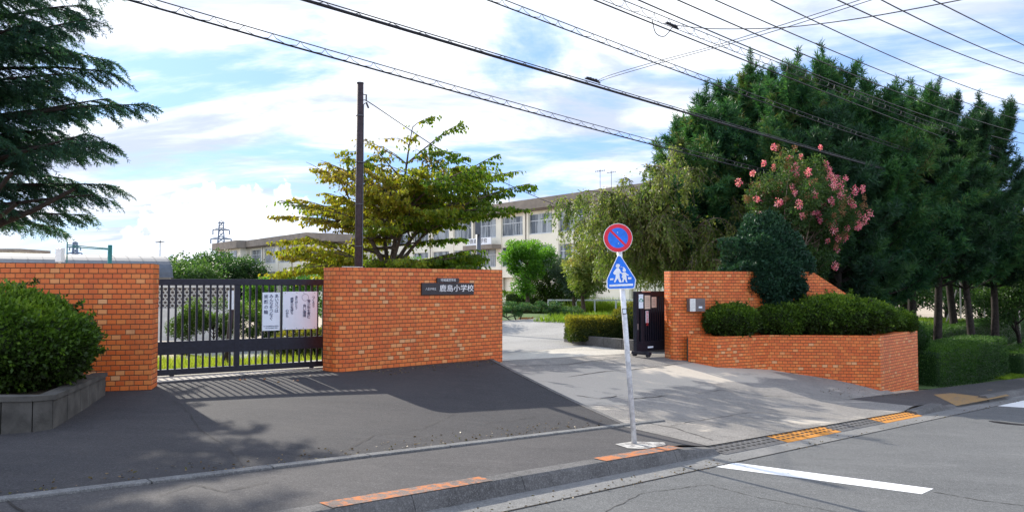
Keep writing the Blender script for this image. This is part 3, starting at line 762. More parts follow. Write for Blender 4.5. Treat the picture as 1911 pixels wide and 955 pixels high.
b_1 = MB(); b_1.box(.20, -.055, 1.50, .52, -.02, 1.525); b_1.build('top_catch', M['silver'], g2)
hp0 = h0 - Vector((-hd.y, hd.x, 0)) * .055
for nm_, lb, a, mt in (('notice', 'white notice with a green arch mark on the open gate', (1192, 549, 1200.5, 575), 'paper'),
                       ('notice', 'cream notice beside the green marked one on the open gate', (1203, 551, 1213.5, 576), 'paper2'),
                       ('notice', 'smaller pinkish cream notice, nearest the tall brick wall on the open gate', (1216, 554, 1225, 573.5), 'paper2'),
                       ('notice', 'narrow upright white sticker with red writing on the open gate', (1205, 580, 1210.5, 602), 'paper'),
                       ('notice', 'tiny white label low on the open gate', (1209, 646, 1219, 648.5), 'paper')):
    t, W_, H_ = board(nm_, lb, 'notice', *a, hp0, hd, M[mt], .004)
    if 'green' in lb and 'white' in lb:
        r_ = MB(); r_.tube([(W_ * .36 * math.cos(q), -.004, H_ * .5 + W_ * .36 * math.sin(q)) for q in np.linspace(0, math.pi, 12)], .011, 5); r_.box(-W_ * .4, -.005, H_ * .47, W_ * .4, -.003, H_ * .5); r_.build('arch_mark', M['green_ink'], t)
    if 'red' in lb:
        vtext('開放厳禁', W_ * .8, 'lettering', M['red_ink'], t, 0, -.004, H_ * .98, pitch=1.05)
    if 'cream' in lb:
        r_ = MB()
        for k in range(5): r_.box(-W_ * .36, -.004, H_ * (.2 + .14 * k), W_ * .3, -.0025, H_ * (.2 + .14 * k) + .006)
        r_.build('print_lines', M['cable_grey'], t)

# ------------------------------------------------------------------ road sign post
base = ground_at(1184, 828); sc_ = base.y / F
sgn = thing('road_sign', 'leaning white post with a round no parking sign above a blue children crossing sign', 'road sign', base, 0, None, -math.atan2(29, 400))
def loc(px, py):   # photo px -> sign-local coordinates
    dx = (px - 1184) * sc_; dz_ = (828 - py) * sc_; a = math.atan2(29, 400)
    return (dx * math.cos(a) + dz_ * math.sin(a), -dx * math.sin(a) + dz_ * math.cos(a))
mb = MB(); mb.tube([(0, 0, -.1), (0, 0, 2.46)], .0305, 20); mb.tube([(0, 0, 2.46), (0, 0, 2.475)], [.0305, .018], 20); mb.build('post', M['pole_white'], sgn, smooth=True)
cx, cz = loc(1154.5, 447); cx += .0
rd = 27 * sc_
def disc(r, y, n=48): return [(cx + r * math.cos(2 * math.pi * k / n), cz + r * math.sin(2 * math.pi * k / n)) for k in range(n)]
mb = MB(); mb.prism(disc(rd, 0), -.046, -.040); rs = mb.build('round_plate', M['sign_white'], sgn)
mb = MB()
n = 48; ro, ri = rd * .965, rd * .70
for k in range(n):
    a0, a1 = 2 * math.pi * k / n, 2 * math.pi * (k + 1) / n
    mb.quad((cx + ri * math.cos(a0), -.048, cz + ri * math.sin(a0)), (cx + ri * math.cos(a1), -.048, cz + ri * math.sin(a1)), (cx + ro * math.cos(a1), -.048, cz + ro * math.sin(a1)), (cx + ro * math.cos(a0), -.048, cz + ro * math.sin(a0)))
a = R(135 - 4); ux, uz = math.cos(a), math.sin(a); vx, vz = -uz, ux; hw = rd * .075; hl = rd * .72
mb.quad(*[(cx + ux * s1 * hl + vx * s2 * hw, -.0487, cz + uz * s1 * hl + vz * s2 * hw) for s1, s2 in ((-1, -1), (1, -1), (1, 1), (-1, 1))])
mb.build('red_ring_and_bar', M['sign_red'], rs and sgn)
mb = MB(); mb.prism(disc(rd * .705, 0), -.0472, -.0468); mb.build('blue_disc', M['sign_blue'], sgn)
def arcpoly(px_pts): return [loc(*p) for p in px_pts]
tri = [(1156, 478), (1160, 480), (1186, 521), (1187.5, 525), (1186, 539), (1183, 541.5), (1136, 542.5), (1133.5, 540), (1133, 526), (1134, 522), (1153.5, 480)]
mb = MB(); mb.prism(arcpoly(tri), -.044, -.038); mb.build('house_plate', M['sign_white'], sgn)
def shrink(P, k): c_ = (sum(p[0] for p in P) / len(P), sum(p[1] for p in P) / len(P)); return [(c_[0] + (p[0] - c_[0]) * k, c_[1] + (p[1] - c_[1]) * k) for p in P]
mb = MB(); mb.prism(arcpoly(shrink(tri, .94)), -.0455, -.0445); mb.build('blue_field', M['sign_blue'], sgn)
def c3(x, y): return (1100 + x / 5.03, 410 + y / 5.03)
figs = [
    [c3(258, 470), c3(278, 466), c3(290, 480), c3(298, 500), c3(308, 510), c3(304, 520), c3(290, 512), c3(286, 530), c3(290, 560), c3(306, 598), c3(296, 603), c3(284, 598), c3(270, 566), c3(262, 572), c3(246, 602), c3(234, 598), c3(250, 556), c3(252, 530), c3(238, 528), c3(226, 515), c3(240, 492)],
    [c3(320, 508), c3(342, 506), c3(352, 518), c3(374, 532), c3(368, 540), c3(348, 532), c3(352, 556), c3(356, 590), c3(362, 600), c3(346, 600), c3(338, 574), c3(330, 574), c3(324, 598), c3(308, 598), c3(318, 562), c3(306, 556), c3(314, 530), c3(302, 518)],
    [c3(200, 565), c3(230, 563), c3(228, 579), c3(198, 581)], [c3(366, 553), c3(398, 553), c3(396, 572), c3(366, 572)],
    [c3(192, 622), c3(412, 612), c3(412, 632), c3(192, 642)]]
mb = MB()
for f in figs: mb.prism(arcpoly(f), -.0475, -.0462)
for (x_, y_, r_) in ((270, 449, 18), (331, 487, 16)):
    mb.prism(arcpoly([c3(x_ + r_ * math.cos(k * .5236), y_ + r_ * math.sin(k * .5236)) for k in range(12)]), -.0475, -.0462)
mb.prism(arcpoly([c3(252, 442), c3(262, 430), c3(280, 430), c3(292, 440), c3(292, 445)]), -.0477, -.0463)
mb.prism(arcpoly([c3(312, 462), c3(324, 458), c3(340, 470), c3(330, 474)]), -.0477, -.0463)
mb.build('children_symbol', M['sign_white'], sgn)
for zz in (cz, loc(1160, 520)[1], loc(1160, 500)[1]):
    mb = MB(); mb.tube([(0, 0, zz - .015), (0, 0, zz + .015)], .035, 16); mb.box(-.05, -.040, zz - .015, .05, -.028, zz + .015); mb.build('clamp', M['silver'], sgn)
for bx, bz in ((cx, cz + rd * .38), (cx, cz - rd * .38), (loc(1160, 503)[0], loc(1160, 503)[1] + .012), (loc(1160, 537)[0], loc(1160, 536)[1])):
    mb = MB(); mb.tube([(bx, -.0515, bz), (bx, -.046, bz)], .0055, 8); mb.build('bolt', M['silver'], sgn)
zz = loc(1166, 583)[1]
mb = MB(); mb.box(-.026, -.0325, zz - .032, .026, -.029, zz + .032); o = mb.build('sticker', M['plate_black'], sgn)
mb = MB(); mb.box(-.020, -.0335, zz - .024, .020, -.0327, zz + .024); mb.build('sticker_face', M['paper'], sgn)
mb = MB(); pts = [ground_at(*p) for p in ((1148, 829), (1182, 824), (1240, 826), (1243, 831), (1205, 838), (1172, 837))]
mb.face([mb.vert((p.x, p.y, p.z + .008)) for p in pts][::-1]); tag(mb.build('concrete_footing', M['footing'], sgn, world=True))

# ------------------------------------------------------------------ concrete planter at the left front
q = [ground_at(197, 737), ground_at(150, 768), ground_at(98, 800), ground_at(60, 806), ground_at(0, 810)]
q = [Vector((p.x, p.y, 0)) for p in q]; q.append(q[-1] + Vector((-1.6, -.02, 0)))
pc_ = thing('planter_wall', 'grey concrete panel planter wall curving round the big shrub at the left', 'planter wall', (q[2].x, q[2].y, 0))
ht = [.30, .315, .33, .345, .36, .36]
nq = []
for i in range(len(q)):
    t = (q[min(i + 1, len(q) - 1)] - q[max(i - 1, 0)]).normalized(); nq.append(Vector((t.y, -t.x, 0)))
for i in range(len(q) - 1):
    a, b = q[i], q[i + 1]; L = (b - a).length; k = max(1, round(L / .42))
    for j in range(k):
        f0, f1 = (j + .02) / k, (j + .98) / k
        A, B = a.lerp(b, f0), a.lerp(b, f1); na, nb = nq[i].lerp(nq[i + 1], f0), nq[i].lerp(nq[i + 1], f1)
        ha, hb = ht[i] + (ht[i + 1] - ht[i]) * f0, ht[i] + (ht[i + 1] - ht[i]) * f1
        A2, B2 = A + na * .12, B + nb * .12
        if A2.x > A.x + .05 * 0 and (A2 - Vector((0, 0, 0))).length < A.length: A2, B2 = A - na * .12, B - nb * .12
        mb = MB(); mb.slab([(A.x, A.y), (B.x, B.y), (B2.x, B2.y), (A2.x, A2.y)], -.2, [ha - .05, hb - .05, hb - .05, ha - .05])
        mb.build('panel', M['concrete_wall'], pc_, world=True, bevel=.006)
mb = MB()
for i in range(len(q) - 1):
    a, b = q[i], q[i + 1]; sgn_ = 1 if (a + nq[i] * .1).length > a.length else -1
    A0, A2 = a - nq[i] * .02 * sgn_, a + nq[i] * .15 * sgn_; B0, B2 = b - nq[i + 1] * .02 * sgn_, b + nq[i + 1] * .15 * sgn_
    mb.slab([(A0.x, A0.y), (B0.x, B0.y), (B2.x, B2.y), (A2.x, A2.y)], [ht[i] - .05, ht[i + 1] - .05] * 1 + [ht[i + 1] - .05, ht[i] - .05], [ht[i] + .0, ht[i + 1], ht[i + 1], ht[i]])
mb.build('coping', M['concrete_wall'], pc_, world=True)
mb = MB(); pts = [(p + n_ * (.1 if (p + n_ * .1).length > p.length else -.1)) for p, n_ in zip(q, nq)]
mb.slab([(p.x, p.y) for p in pts] + [(-8.5, 9.2), (-5.8, 10.2)], -.1, .26); mb.build('soil', M['dirt'], pc_, world=True)

# ------------------------------------------------------------------ foliage builders
def stem_mesh(paths, name, mat, parent, sides=6):
    mb = MB()
    for pts, r in paths: mb.tube(pts, r, sides if max(r) > .015 else 4, cap=False)
    return mb.build(name, mat, parent, smooth=True)
def shrub(name, label, cat, loc, rx, ry, rz_, mat, n, leaf=.045, group=None, box=False, lumpy=.15, rot=0, seed=0, top_tone=.35, stems=True):
    """clipped dense shrub; local origin on the ground"""
    t = thing(name, label, cat, loc, rot, group)
    D = rand_dirs(n)
    if box:
        ar = np.array([ry * rz_, rx * rz_, rx * ry]); ax = rng.choice(3, n, p=ar / ar.sum()); D = rng.uniform(-1, 1, (n, 3)); D[np.arange(n), ax] = rng.choice([-1, 1], n)
        q4 = (np.abs(D) ** 24).sum(1) ** (1 / 24); D = D / q4[:, None]
    k = 1 + lumpy * (lump(unit(D) * np.array([rx, ry, rz_]) * 1.6 / max(.4, min(rx, ry, rz_)), 1.7, seed) if not box else lump(D * np.array([rx, ry, rz_]), 3.2, seed))
    depth = 1 - rng.random(n) ** 2 * .22 + (0 if box else .05) * lump(D * 9, 2.5, seed + 5)
    P = D * (k * depth)[:, None] * np.array([rx, ry, rz_]); P[:, 2] += rz_ * .96
    P = P + rng.normal(0, .012, P.shape)
    ns_ = max(8, n // 420); sd = rng.choice(n, ns_); grp = rng.integers(0, ns_, n); far_ = rng.random(n) < .07
    P[far_] = P[sd][grp[far_]] * 1.0 + unit(D[sd])[grp[far_]] * rng.uniform(0, .16, (far_.sum(), 1)) * min(1.0, rz_ / .4) * (.35 if box else 1) + rng.normal(0, .018, (far_.sum(), 3))
    keep = P[:, 2] > .03; P = P[keep]; Dk = D[keep]
    A = unit(Dk + rng.normal(0, .7, P.shape) + np.array([0, 0, .35]))
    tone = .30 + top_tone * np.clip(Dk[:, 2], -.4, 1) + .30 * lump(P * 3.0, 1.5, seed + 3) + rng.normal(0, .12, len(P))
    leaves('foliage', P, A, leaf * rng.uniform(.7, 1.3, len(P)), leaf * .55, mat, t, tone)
    # solid dark core added inside to block light and close gaps
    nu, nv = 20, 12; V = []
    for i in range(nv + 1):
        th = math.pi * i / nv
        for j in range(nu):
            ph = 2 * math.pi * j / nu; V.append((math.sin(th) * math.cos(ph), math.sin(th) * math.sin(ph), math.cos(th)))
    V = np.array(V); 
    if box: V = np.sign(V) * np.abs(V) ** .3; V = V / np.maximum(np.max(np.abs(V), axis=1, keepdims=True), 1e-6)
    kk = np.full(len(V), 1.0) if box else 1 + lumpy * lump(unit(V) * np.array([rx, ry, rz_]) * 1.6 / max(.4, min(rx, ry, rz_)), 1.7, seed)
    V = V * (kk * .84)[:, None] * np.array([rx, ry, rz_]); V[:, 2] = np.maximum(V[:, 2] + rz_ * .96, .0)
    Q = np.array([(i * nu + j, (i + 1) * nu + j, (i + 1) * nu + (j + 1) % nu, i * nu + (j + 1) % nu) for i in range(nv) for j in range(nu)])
    npmesh('light_block_core', V, Q, mat, t, rnd=np.full(len(Q), .05))
    return t

def curve_pts(p0, d0, L, n, droop=0.0, wob=.08, up=0.0):
    pts = [np.array(p0, float)]; d = np.array(d0, float); d /= np.linalg.norm(d)
    for i in range(n):
        d = d + np.array([0, 0, (-droop + up) / n]) + rng.normal(0, wob, 3) / math.sqrt(n) * .6; d /= np.linalg.norm(d)
        pts.append(pts[-1] + d * L / n)
    return np.array(pts)
def taper(r0, r1, n): return list(np.linspace(r0, r1, n + 1))
def sample(pts, k, t0=.2, t1=1.0):
    t = rng.uniform(t0, t1, k) * (len(pts) - 1); i = np.minimum(t.astype(int), len(pts) - 2); f = (t - i)[:, None]
    return pts[i] * (1 - f) + pts[i + 1] * f, unit(pts[i + 1] - pts[i])

def dogwood(loc):
    t = thing('dogwood_tree', 'broad dogwood with tiered yellowing leaves and bare upper twigs behind the brick gate wall', 'tree', loc)
    H = 4.6; trunk = curve_pts((0, 0, 0), (.02, 0, 1), 2.0, 6, 0, .05)
    st = [(trunk, taper(.13, .10, 6))]; C, A, T = [], [], []
    tops = [curve_pts(trunk[-1], (dx, dy, 1), h_, 8, 0, .12) for dx, dy, h_ in ((.18, .0, 3.9), (.55, .1, 2.9), (-.5, .1, 2.8), (.3, -.4, 2.0), (-.2, .5, 2.2), (.9, .1, 2.0))]
    for tp in tops: st.append((tp, taper(.075, .012, 8)))
    def add_tier(p, az, L, tone, dens=1.0, rise=.28):
        d = np.array([math.cos(az), math.sin(az), rise]); m = curve_pts(p, d, L, 7, .36, .16)
        st.append((m, taper(.028 * L / 2, .004, 7)))
        for k in range(int(6 * L)):
            f = rng.uniform(.25, 1); i0 = min(int(f * 7), 6); q_ = m[i0] + (m[i0 + 1] - m[i0]) * (f * 7 - i0)
            aa = az + rng.choice([-1, 1]) * rng.uniform(.35, 1.1); l2 = L * .34 * rng.uniform(.5, 1.1) * (1.2 - f * .5)
            tw = curve_pts(q_, (math.cos(aa), math.sin(aa), .12), l2, 4, .25, .1); st.append((tw, taper(.008, .002, 4)))
            nl = int(38 * l2 * dens) + 2
            c_, d_ = sample(tw, nl, .05, 1); C.append(c_ + rng.normal(0, .025, c_.shape)); A.append(d_ * .45 + rng.normal(0, .35, c_.shape) + np.array([0, 0, -.95])); T.append(np.full(nl, tone))
        c_, d_ = sample(m, int(24 * L * dens), .4, 1); C.append(c_); A.append(d_ * .4 + rng.normal(0, .3, c_.shape) + np.array([0, 0, -.9])); T.append(np.full(len(c_), tone))
    for z in np.linspace(1.95, 5.7, 27):
        Rm = np.interp(z, [1.7, 2.4, 3.5, 4.6, 5.6], [2.8, 3.15, 2.8, 1.9, .9])
        n = 7 if z < 4 else 6; a0 = rng.uniform(0, 6)
        for k in range(n):
            az = a0 + 2 * math.pi * k / n + rng.uniform(-.3, .3); L = Rm * rng.uniform(.6, 1.05); z = z + rng.uniform(-.10, .10)
            if math.cos(az) > .3 and z > 2.6: L *= 1.12
            L = min(L, 2.75)
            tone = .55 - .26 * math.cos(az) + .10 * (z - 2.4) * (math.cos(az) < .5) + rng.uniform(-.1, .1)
            src = tops[rng.integers(len(tops))] if z > 2.6 else trunk
            j = np.argmin(np.abs(src[:, 2] - z + .1)); p = src[j]
            bare = z > 3.9 and math.cos(az) < -.2
            add_tier(p, az, L, tone, .15 if bare else 1.0, .75 if bare else rng.uniform(.10, .5) if z < 2.9 else rng.uniform(.25, 1.0))
    for az in (2.9, 3.05, 2.7, 3.2): add_tier(tops[2][3], az, 2.6, .3, .03, .75)
    for tp in tops:
        c_, d_ = sample(tp, 90, .5, 1); C.append(c_ + rng.normal(0, .16, c_.shape)); A.append(rng.normal(0, .5, c_.shape) + np.array([0, 0, -.8])); T.append(np.full(90, .55))
    stem_mesh(st, 'branches', M['bark'], t)
    C, A, T = np.concatenate(C), np.concatenate(A), np.concatenate(T)
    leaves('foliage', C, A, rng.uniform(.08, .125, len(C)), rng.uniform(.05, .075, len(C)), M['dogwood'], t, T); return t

def weeping_cherry(loc):
    t = thing('weeping_cherry_tree', 'weeping tree with drooping olive green leaves and bare twigs behind the open gate', 'tree', loc)
    trunk = curve_pts((0, 0, 0), (.05, 0, 1), 2.3, 6, 0, .12); st = [(trunk, taper(.22, .17, 6))]; C, A, T = [], [], []
    for k in range(36):
        az = 2 * math.pi * k / 36 + rng.uniform(-.2, .2); L = rng.uniform(2.6, 5.2) ; up = rng.uniform(.4, 2.8)
        m = curve_pts(trunk[-1 - (k % 3)], (math.cos(az), math.sin(az), up), L, 10, 1.15, .34); st.append((m, taper(.06, .010, 10)))
        for j in range(13):
            i0 = rng.integers(3, 11); q_ = m[min(i0, 10)]; aa = az + rng.normal(0, 1.0)
            arch = curve_pts(q_, (math.cos(aa), math.sin(aa), .5), rng.uniform(.5, 1.3), 6, 1.6, .3); st.append((arch, taper(.016, .005, 6)))
            c_, d_ = sample(arch, 22, 0, 1); C.append(c_ + rng.normal(0, .07, c_.shape)); A.append(rng.normal(0, .6, c_.shape) + np.array([0, 0, -.4])); T.append(np.full(22, .6))
            for s_ in range(9):
                p = arch[rng.integers(1, 7)]; Ls = rng.uniform(.2, .85)
                hang = curve_pts(p, (rng.normal(0, .35), rng.normal(0, .35), -.5), Ls, 4, 1.2, .12); st.append((hang, taper(.006, .0025, 4)))
                n = int(Ls * rng.choice([6, 20, 34, 42])); c_, d_ = sample(hang, n, 0, 1)
                C.append(c_ + rng.normal(0, .03, c_.shape)); A.append(rng.normal(0, .6, c_.shape) + d_ * .3 + np.array([0, 0, -.6])); T.append(np.full(n, .45 + .35 * math.sin(az * 2 + j) * .5))
    st = [(p_, r_) for p_, r_ in st if p_[-1][2] > 1.5 or max(r_) > .1]
    stem_mesh(st, 'branches', M['bark_pale'], t, 5)
    C, A, T = np.concatenate(C), np.concatenate(A), np.concatenate(T); kp = C[:, 2] > 1.55 + .25 * np.sin(C[:, 0] * 3); C, A, T = C[kp], A[kp], T[kp]
    leaves('foliage', C, A, rng.uniform(.10, .16, len(C)), rng.uniform(.036, .055, len(C)), M['cherry'], t, T); return t

def needle_tufts(P, D, n, L, W, spread, tone):
    """n needles round each shoot point P with axis D"""
    k = len(P); C = np.repeat(P, n, 0); Ax = np.repeat(D, n, 0)
    A = unit(unit(rng.normal(size=C.shape)) * spread + Ax)
    C = C + Ax * rng.uniform(-.12, .10, (len(C), 1)) * (L / .16)
    return C, A, np.repeat(tone, n) if hasattr(tone, '__len__') else np.full(len(C), tone)

def pine(name, label, loc, H, R0, low, mat, group='pines behind the brick planter', dens=1.0, seed=0):
    t = thing(name, label, 'pine tree', loc, rng.uniform(0, 6), group)
    trunk = curve_pts((0, 0, 0), (rng.normal(0, .03), rng.normal(0, .03), 1), H, 12, 0, .07); st = [(trunk, taper(.17, .02, 12))]; P, D, T = [], [], []
    z = low; wh = 0
    while z < H - .25:
        f = (z - low) / (H - low); Rm = R0 * 1.2 * (1 - f ** 1.7) * (.8 + .2 * min(1, f * 5)) + .2
        i0 = min(11, int(z / H * 12)); p = trunk[i0] + (trunk[i0 + 1] - trunk[i0]) * (z / H * 12 - i0)
        nb = 5 if f < .8 else 4
        for k in range(nb):
            az = wh * 1.1 + 2 * math.pi * k / nb + rng.uniform(-.35, .35); L = Rm * rng.uniform(.5, 1.2); lt = rng.normal(0, .14)
            m = curve_pts(p, (math.cos(az), math.sin(az), .1 + .6 * f), L, 6, 0, .2, .85); st.append((m, taper(.035 * (1 - .6 * f), .008, 6)))
            ns = int(max(6, 11 * L) * dens)
            for j in range(ns):
                ff = rng.uniform(.28, 1); ii = min(5, int(ff * 6)); q_ = m[ii] + (m[ii + 1] - m[ii]) * (ff * 6 - ii)
                aa = az + rng.normal(0, .9); ls = rng.uniform(.18, .5)
                dd = np.array([math.cos(aa) * .7, math.sin(aa) * .7, rng.uniform(-.1, 1.1)]); dd /= np.linalg.norm(dd)
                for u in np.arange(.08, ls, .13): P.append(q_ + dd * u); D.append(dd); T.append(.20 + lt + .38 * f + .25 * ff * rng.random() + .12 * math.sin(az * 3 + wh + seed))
        z += rng.uniform(.28, .42); wh += 1
    # leaders
    for c_ in range(8):
        az = rng.uniform(0, 6.28); b = trunk[-1] + np.array([math.cos(az), math.sin(az), 0]) * (0 if c_ == 0 else rng.uniform(.45, 1.3)) - np.array([0, 0, 0 if c_ == 0 else rng.uniform(.1, .9)])
        hgt = rng.uniform(.5, .9) if c_ else 1.15
        dd = np.array([math.cos(az) * .18, math.sin(az) * .18, 1]); dd /= np.linalg.norm(dd)
        st.append((np.array([b - dd * .6, b + dd * hgt]), [.02, .008]))
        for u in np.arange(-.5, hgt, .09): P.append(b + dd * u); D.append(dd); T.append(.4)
        for hh, lk in ((-.55, .85), (-.1, .72), (.3, .42)):
            if hh > hgt - .4: continue
            for k in range(4):
                a2 = az + hh * 5 + k * 1.257 + rng.uniform(-.3, .3); d2 = np.array([math.cos(a2) * .45, math.sin(a2) * .45, .9]); d2 /= np.linalg.norm(d2); b2 = b + dd * hh; lk2 = lk * rng.uniform(.6, 1.1)
                st.append((np.array([b2, b2 + d2 * lk2]), [.012, .006]))
                for u in np.arange(.08, lk2, .1): P.append(b2 + d2 * u); D.append(d2); T.append(.42)
    P, D, T = np.array(P), np.array(D), np.array(T)
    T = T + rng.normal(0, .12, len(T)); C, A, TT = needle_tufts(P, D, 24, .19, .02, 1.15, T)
    stem_mesh(st, 'trunk', M['bark_dark'], t, 7)
    leaves('foliage', C, A, rng.uniform(.16, .26, len(C)), .026, mat, t, TT); return t

def cedar(loc):
    t = thing('cedar_tree', 'large dark cedar with layered drooping branches above the left brick wall', 'tree', loc)
    H = 11; trunk = curve_pts((0, 0, 0), (0, 0, 1), H, 10, 0, .03); st = [(trunk, taper(.3, .06, 10))]; P, D, T = [], [], []
    lv0 = [(2.75, 3.7, 10), (3.0, 3.6, 4), (3.35, 3.9, 8), (3.75, 3.8, 9), (4.1, 4.1, 9), (4.7, 3.7, 9), (5.3, 3.9, 9), (5.9, 3.8, 9), (6.6, 3.6, 8), (7.3, 3.3, 8), (8.1, 2.9, 7), (9.0, 2.2, 6), (9.9, 1.5, 5)]
    lv = []
    for a_ in lv0: lv += [(a_[0] + rng.uniform(-.1, .1), a_[1] * .87, a_[2])] + ([(a_[0] + rng.uniform(.2, .4), a_[1] * .6, a_[2] - 1)] if a_[0] > 3.2 else [])
    for li, (z, L0_, nb) in enumerate(lv):
        for k in range(nb):
            az = li * .7 + 2 * math.pi * k / nb + rng.uniform(-.15, .15); L = L0_ * rng.uniform(.8, 1.08)
            p = np.array([0, 0, z]); rise = rng.uniform(.1, .42) if li else .16
            m = curve_pts(p, (math.cos(az), math.sin(az), rise), L, 10, rng.uniform(.0, .3), .16); st.append((m, taper(.075 if li < 3 else .055, .008, 10)))
            ns = int(L * 9.5)
            for j in range(ns):
                ff = (j + rng.random()) / ns * .86 + .14; ii = min(9, int(ff * 10)); q_ = m[ii] + (m[ii + 1] - m[ii]) * (ff * 10 - ii)
                
                aa = az + rng.choice([-1, 1]) * rng.uniform(.25, .95) * (1.15 - ff * .6); l2 = rng.uniform(.35, .85) * (1.25 - .55 * ff)
                tw = curve_pts(q_, (math.cos(aa), math.sin(aa), .12), l2, 6, .75, .10); st.append((tw, taper(.010, .003, 6)))
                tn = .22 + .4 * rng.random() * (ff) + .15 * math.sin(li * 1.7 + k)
                for u in np.linspace(.08, 1, int(l2 / .035)):
                    i3 = min(5, int(u * 6)); r_ = tw[i3] + (tw[i3 + 1] - tw[i3]) * (u * 6 - i3); dd = tw[i3 + 1] - tw[i3]; dd /= np.linalg.norm(dd)
                    P.append(r_); D.append(dd); T.append(tn)
                # short hanging side sprays
                for s_ in range(4):
                    a3 = aa + rng.choice([-1, 1]) * rng.uniform(.4, .9); i3 = rng.integers(1, 6)
                    sp = curve_pts(tw[i3], (math.cos(a3), math.sin(a3), -.15), rng.uniform(.14, .32), 3, .8, .1)
                    for u in np.linspace(0.1, 1, 7): i4 = min(2, int(u * 3)); P.append(sp[i4] + (sp[i4 + 1] - sp[i4]) * (u * 3 - i4)); D.append(unit(sp[i4 + 1] - sp[i4])); T.append(tn)
    for a_, z_ in ((-.25, 1.75), (-.1, 2.1), (-.5, 2.4)):
        m = curve_pts((0, 0, z_), (math.cos(a_), math.sin(a_), .12), 3.2, 8, -.35, .25); st.append((m, taper(.09, .03, 8)))
    P, D, T = np.array(P), np.array(D), np.array(T)
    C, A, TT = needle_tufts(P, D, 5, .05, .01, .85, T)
    stem_mesh(st, 'branches', M['bark_dark'], t, 6)
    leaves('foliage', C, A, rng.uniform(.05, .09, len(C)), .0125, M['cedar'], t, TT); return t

def reseed(n):
    global rng
    rng = np.random.default_rng(n)
def crown_tree(name, label, cat, loc, H, rx, rz_, low, mat, n, leaf, group=None, bark='bark', clumps=26, trunk_r=.12, tone0=.4, spread=.34, layered=0):
    """leafy tree: trunk, limbs, and a crown of leaf clumps with gaps"""
    t = thing(name, label, cat, loc, rng.uniform(0, 6), group)
    trunk = curve_pts((0, 0, 0), (rng.normal(0, .05), rng.normal(0, .05), 1), H * .72, 8, 0, .1); st = [(trunk, taper(trunk_r, trunk_r * .25, 8))]
    C, A, T = [], [], []; zc = low + rz_
    for k in range(clumps):
        d = rand_dirs(1)[0]; rad = rng.uniform(.45, 1.0); c_ = np.array([d[0] * rx * rad, d[1] * rx * rad, zc + d[2] * rz_ * rad])
        j = np.argmin(np.abs(trunk[:, 2] - (c_[2] - rad * rx * .5))); p = trunk[j]
        mid = (p + c_) / 2 + np.array([0, 0, .12 * rx]); st.append((np.array([p, mid, c_]), [trunk_r * .35, trunk_r * .2, trunk_r * .08]))
        rr_ = rx * spread * rng.uniform(.7, 1.25); nn = int(n / clumps); q_ = rand_dirs(nn) * (rng.random((nn, 1)) ** .45) * rr_ * np.array([1, 1, .75])
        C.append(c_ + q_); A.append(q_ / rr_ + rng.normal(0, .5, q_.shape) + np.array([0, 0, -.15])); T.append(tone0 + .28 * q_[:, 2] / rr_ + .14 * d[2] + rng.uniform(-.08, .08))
    C, A, T = np.concatenate(C), np.concatenate(A), np.concatenate(T)
    stem_mesh(st, 'trunk', M[bark], t, 6)
    leaves('foliage', C, A, leaf * rng.uniform(.7, 1.3, len(C)), leaf * .5, mat, t, T); return t

def crape_myrtle(loc):
    t = thing('crape_myrtle_tree', 'crape myrtle with pink flower clusters standing in front of the dark pines', 'tree', loc)
    st = []; C, A, T = [], [], []; FC, FA = [], []; SC, SA = [], []; stems = []
    for k in range(8):
        az = k * .8; m = curve_pts((rng.normal(0, .08), rng.normal(0, .08), 0), (math.cos(az) * .32, math.sin(az) * .25, 1), rng.uniform(2.6, 3.6), 9, 0, .12); st.append((m, taper(.045, .014, 9))); stems.append(m)
    for k in range(120):
        d = rand_dirs(1)[0]; rad = rng.uniform(.4, 1.0); c_ = np.array([d[0] * 1.5 * rad, d[1] * 1.2 * rad, 2.75 + d[2] * 1.75 * rad])
        if c_[2] > 3.2: c_[0] *= 1.0 + .15 * math.sin(k)
        m = stems[rng.integers(8)]; j = np.argmin(np.linalg.norm(m - (c_ - np.array([0, 0, .5])), axis=1)); p = m[j]; mid = (p + c_) / 2 + rng.normal(0, .06, 3)
        st.append((np.array([p, mid, c_]), [.012, .008, .004]))
        rr_ = rng.uniform(.22, .38); n = 330; q_ = rand_dirs(n) * rng.random((n, 1)) ** .5 * rr_; C.append(c_ + q_); A.append(q_ / rr_ + rng.normal(0, .6, q_.shape)); T.append(np.full(n, .38 + .25 * d[2] * rad + rng.uniform(-.15, .15)))
        out = d * np.array([1, 1, .8]); e = c_ + out * rr_ * .9 + np.array([0, 0, .08])
        if rad > .42 and d[2] > -.8:
            for q in range(rng.integers(1, 4)):
                e2 = e + rng.normal(0, .13, 3); n = 60; sz = rng.uniform(.05, .105)
                q2 = rand_dirs(n) * rng.random((n, 1)) ** .5 * np.array([1, 1, 1.35]) * sz
                (FC if rng.random() < .62 else SC).append(e2 + q2); (FA if len(FC) > len(FA) else SA).append(q2 * 8 + rng.normal(0, .4, q2.shape))
    stem_mesh(st, 'branches', M['bark_pale'], t, 5)
    C, A, T = map(np.concatenate, (C, A, T)); leaves('foliage', C, A, rng.uniform(.05, .08, len(C)), .036, M['myrtle'], t, T)
    C, A = map(np.concatenate, (FC, FA)); leaves('flowers', C, A, rng.uniform(.03, .05, len(C)), .038, M['flower'], t)
    C, A = map(np.concatenate, (SC, SA)); leaves('seed_heads', C, A, rng.uniform(.025, .04, len(C)), .028, M['seed'], t); return t

def px_loc(px, Y, z=None):
    x_ = (px - CX) / F * Y; return (x_, Y, G(x_, Y) - .03 if z is None else z)

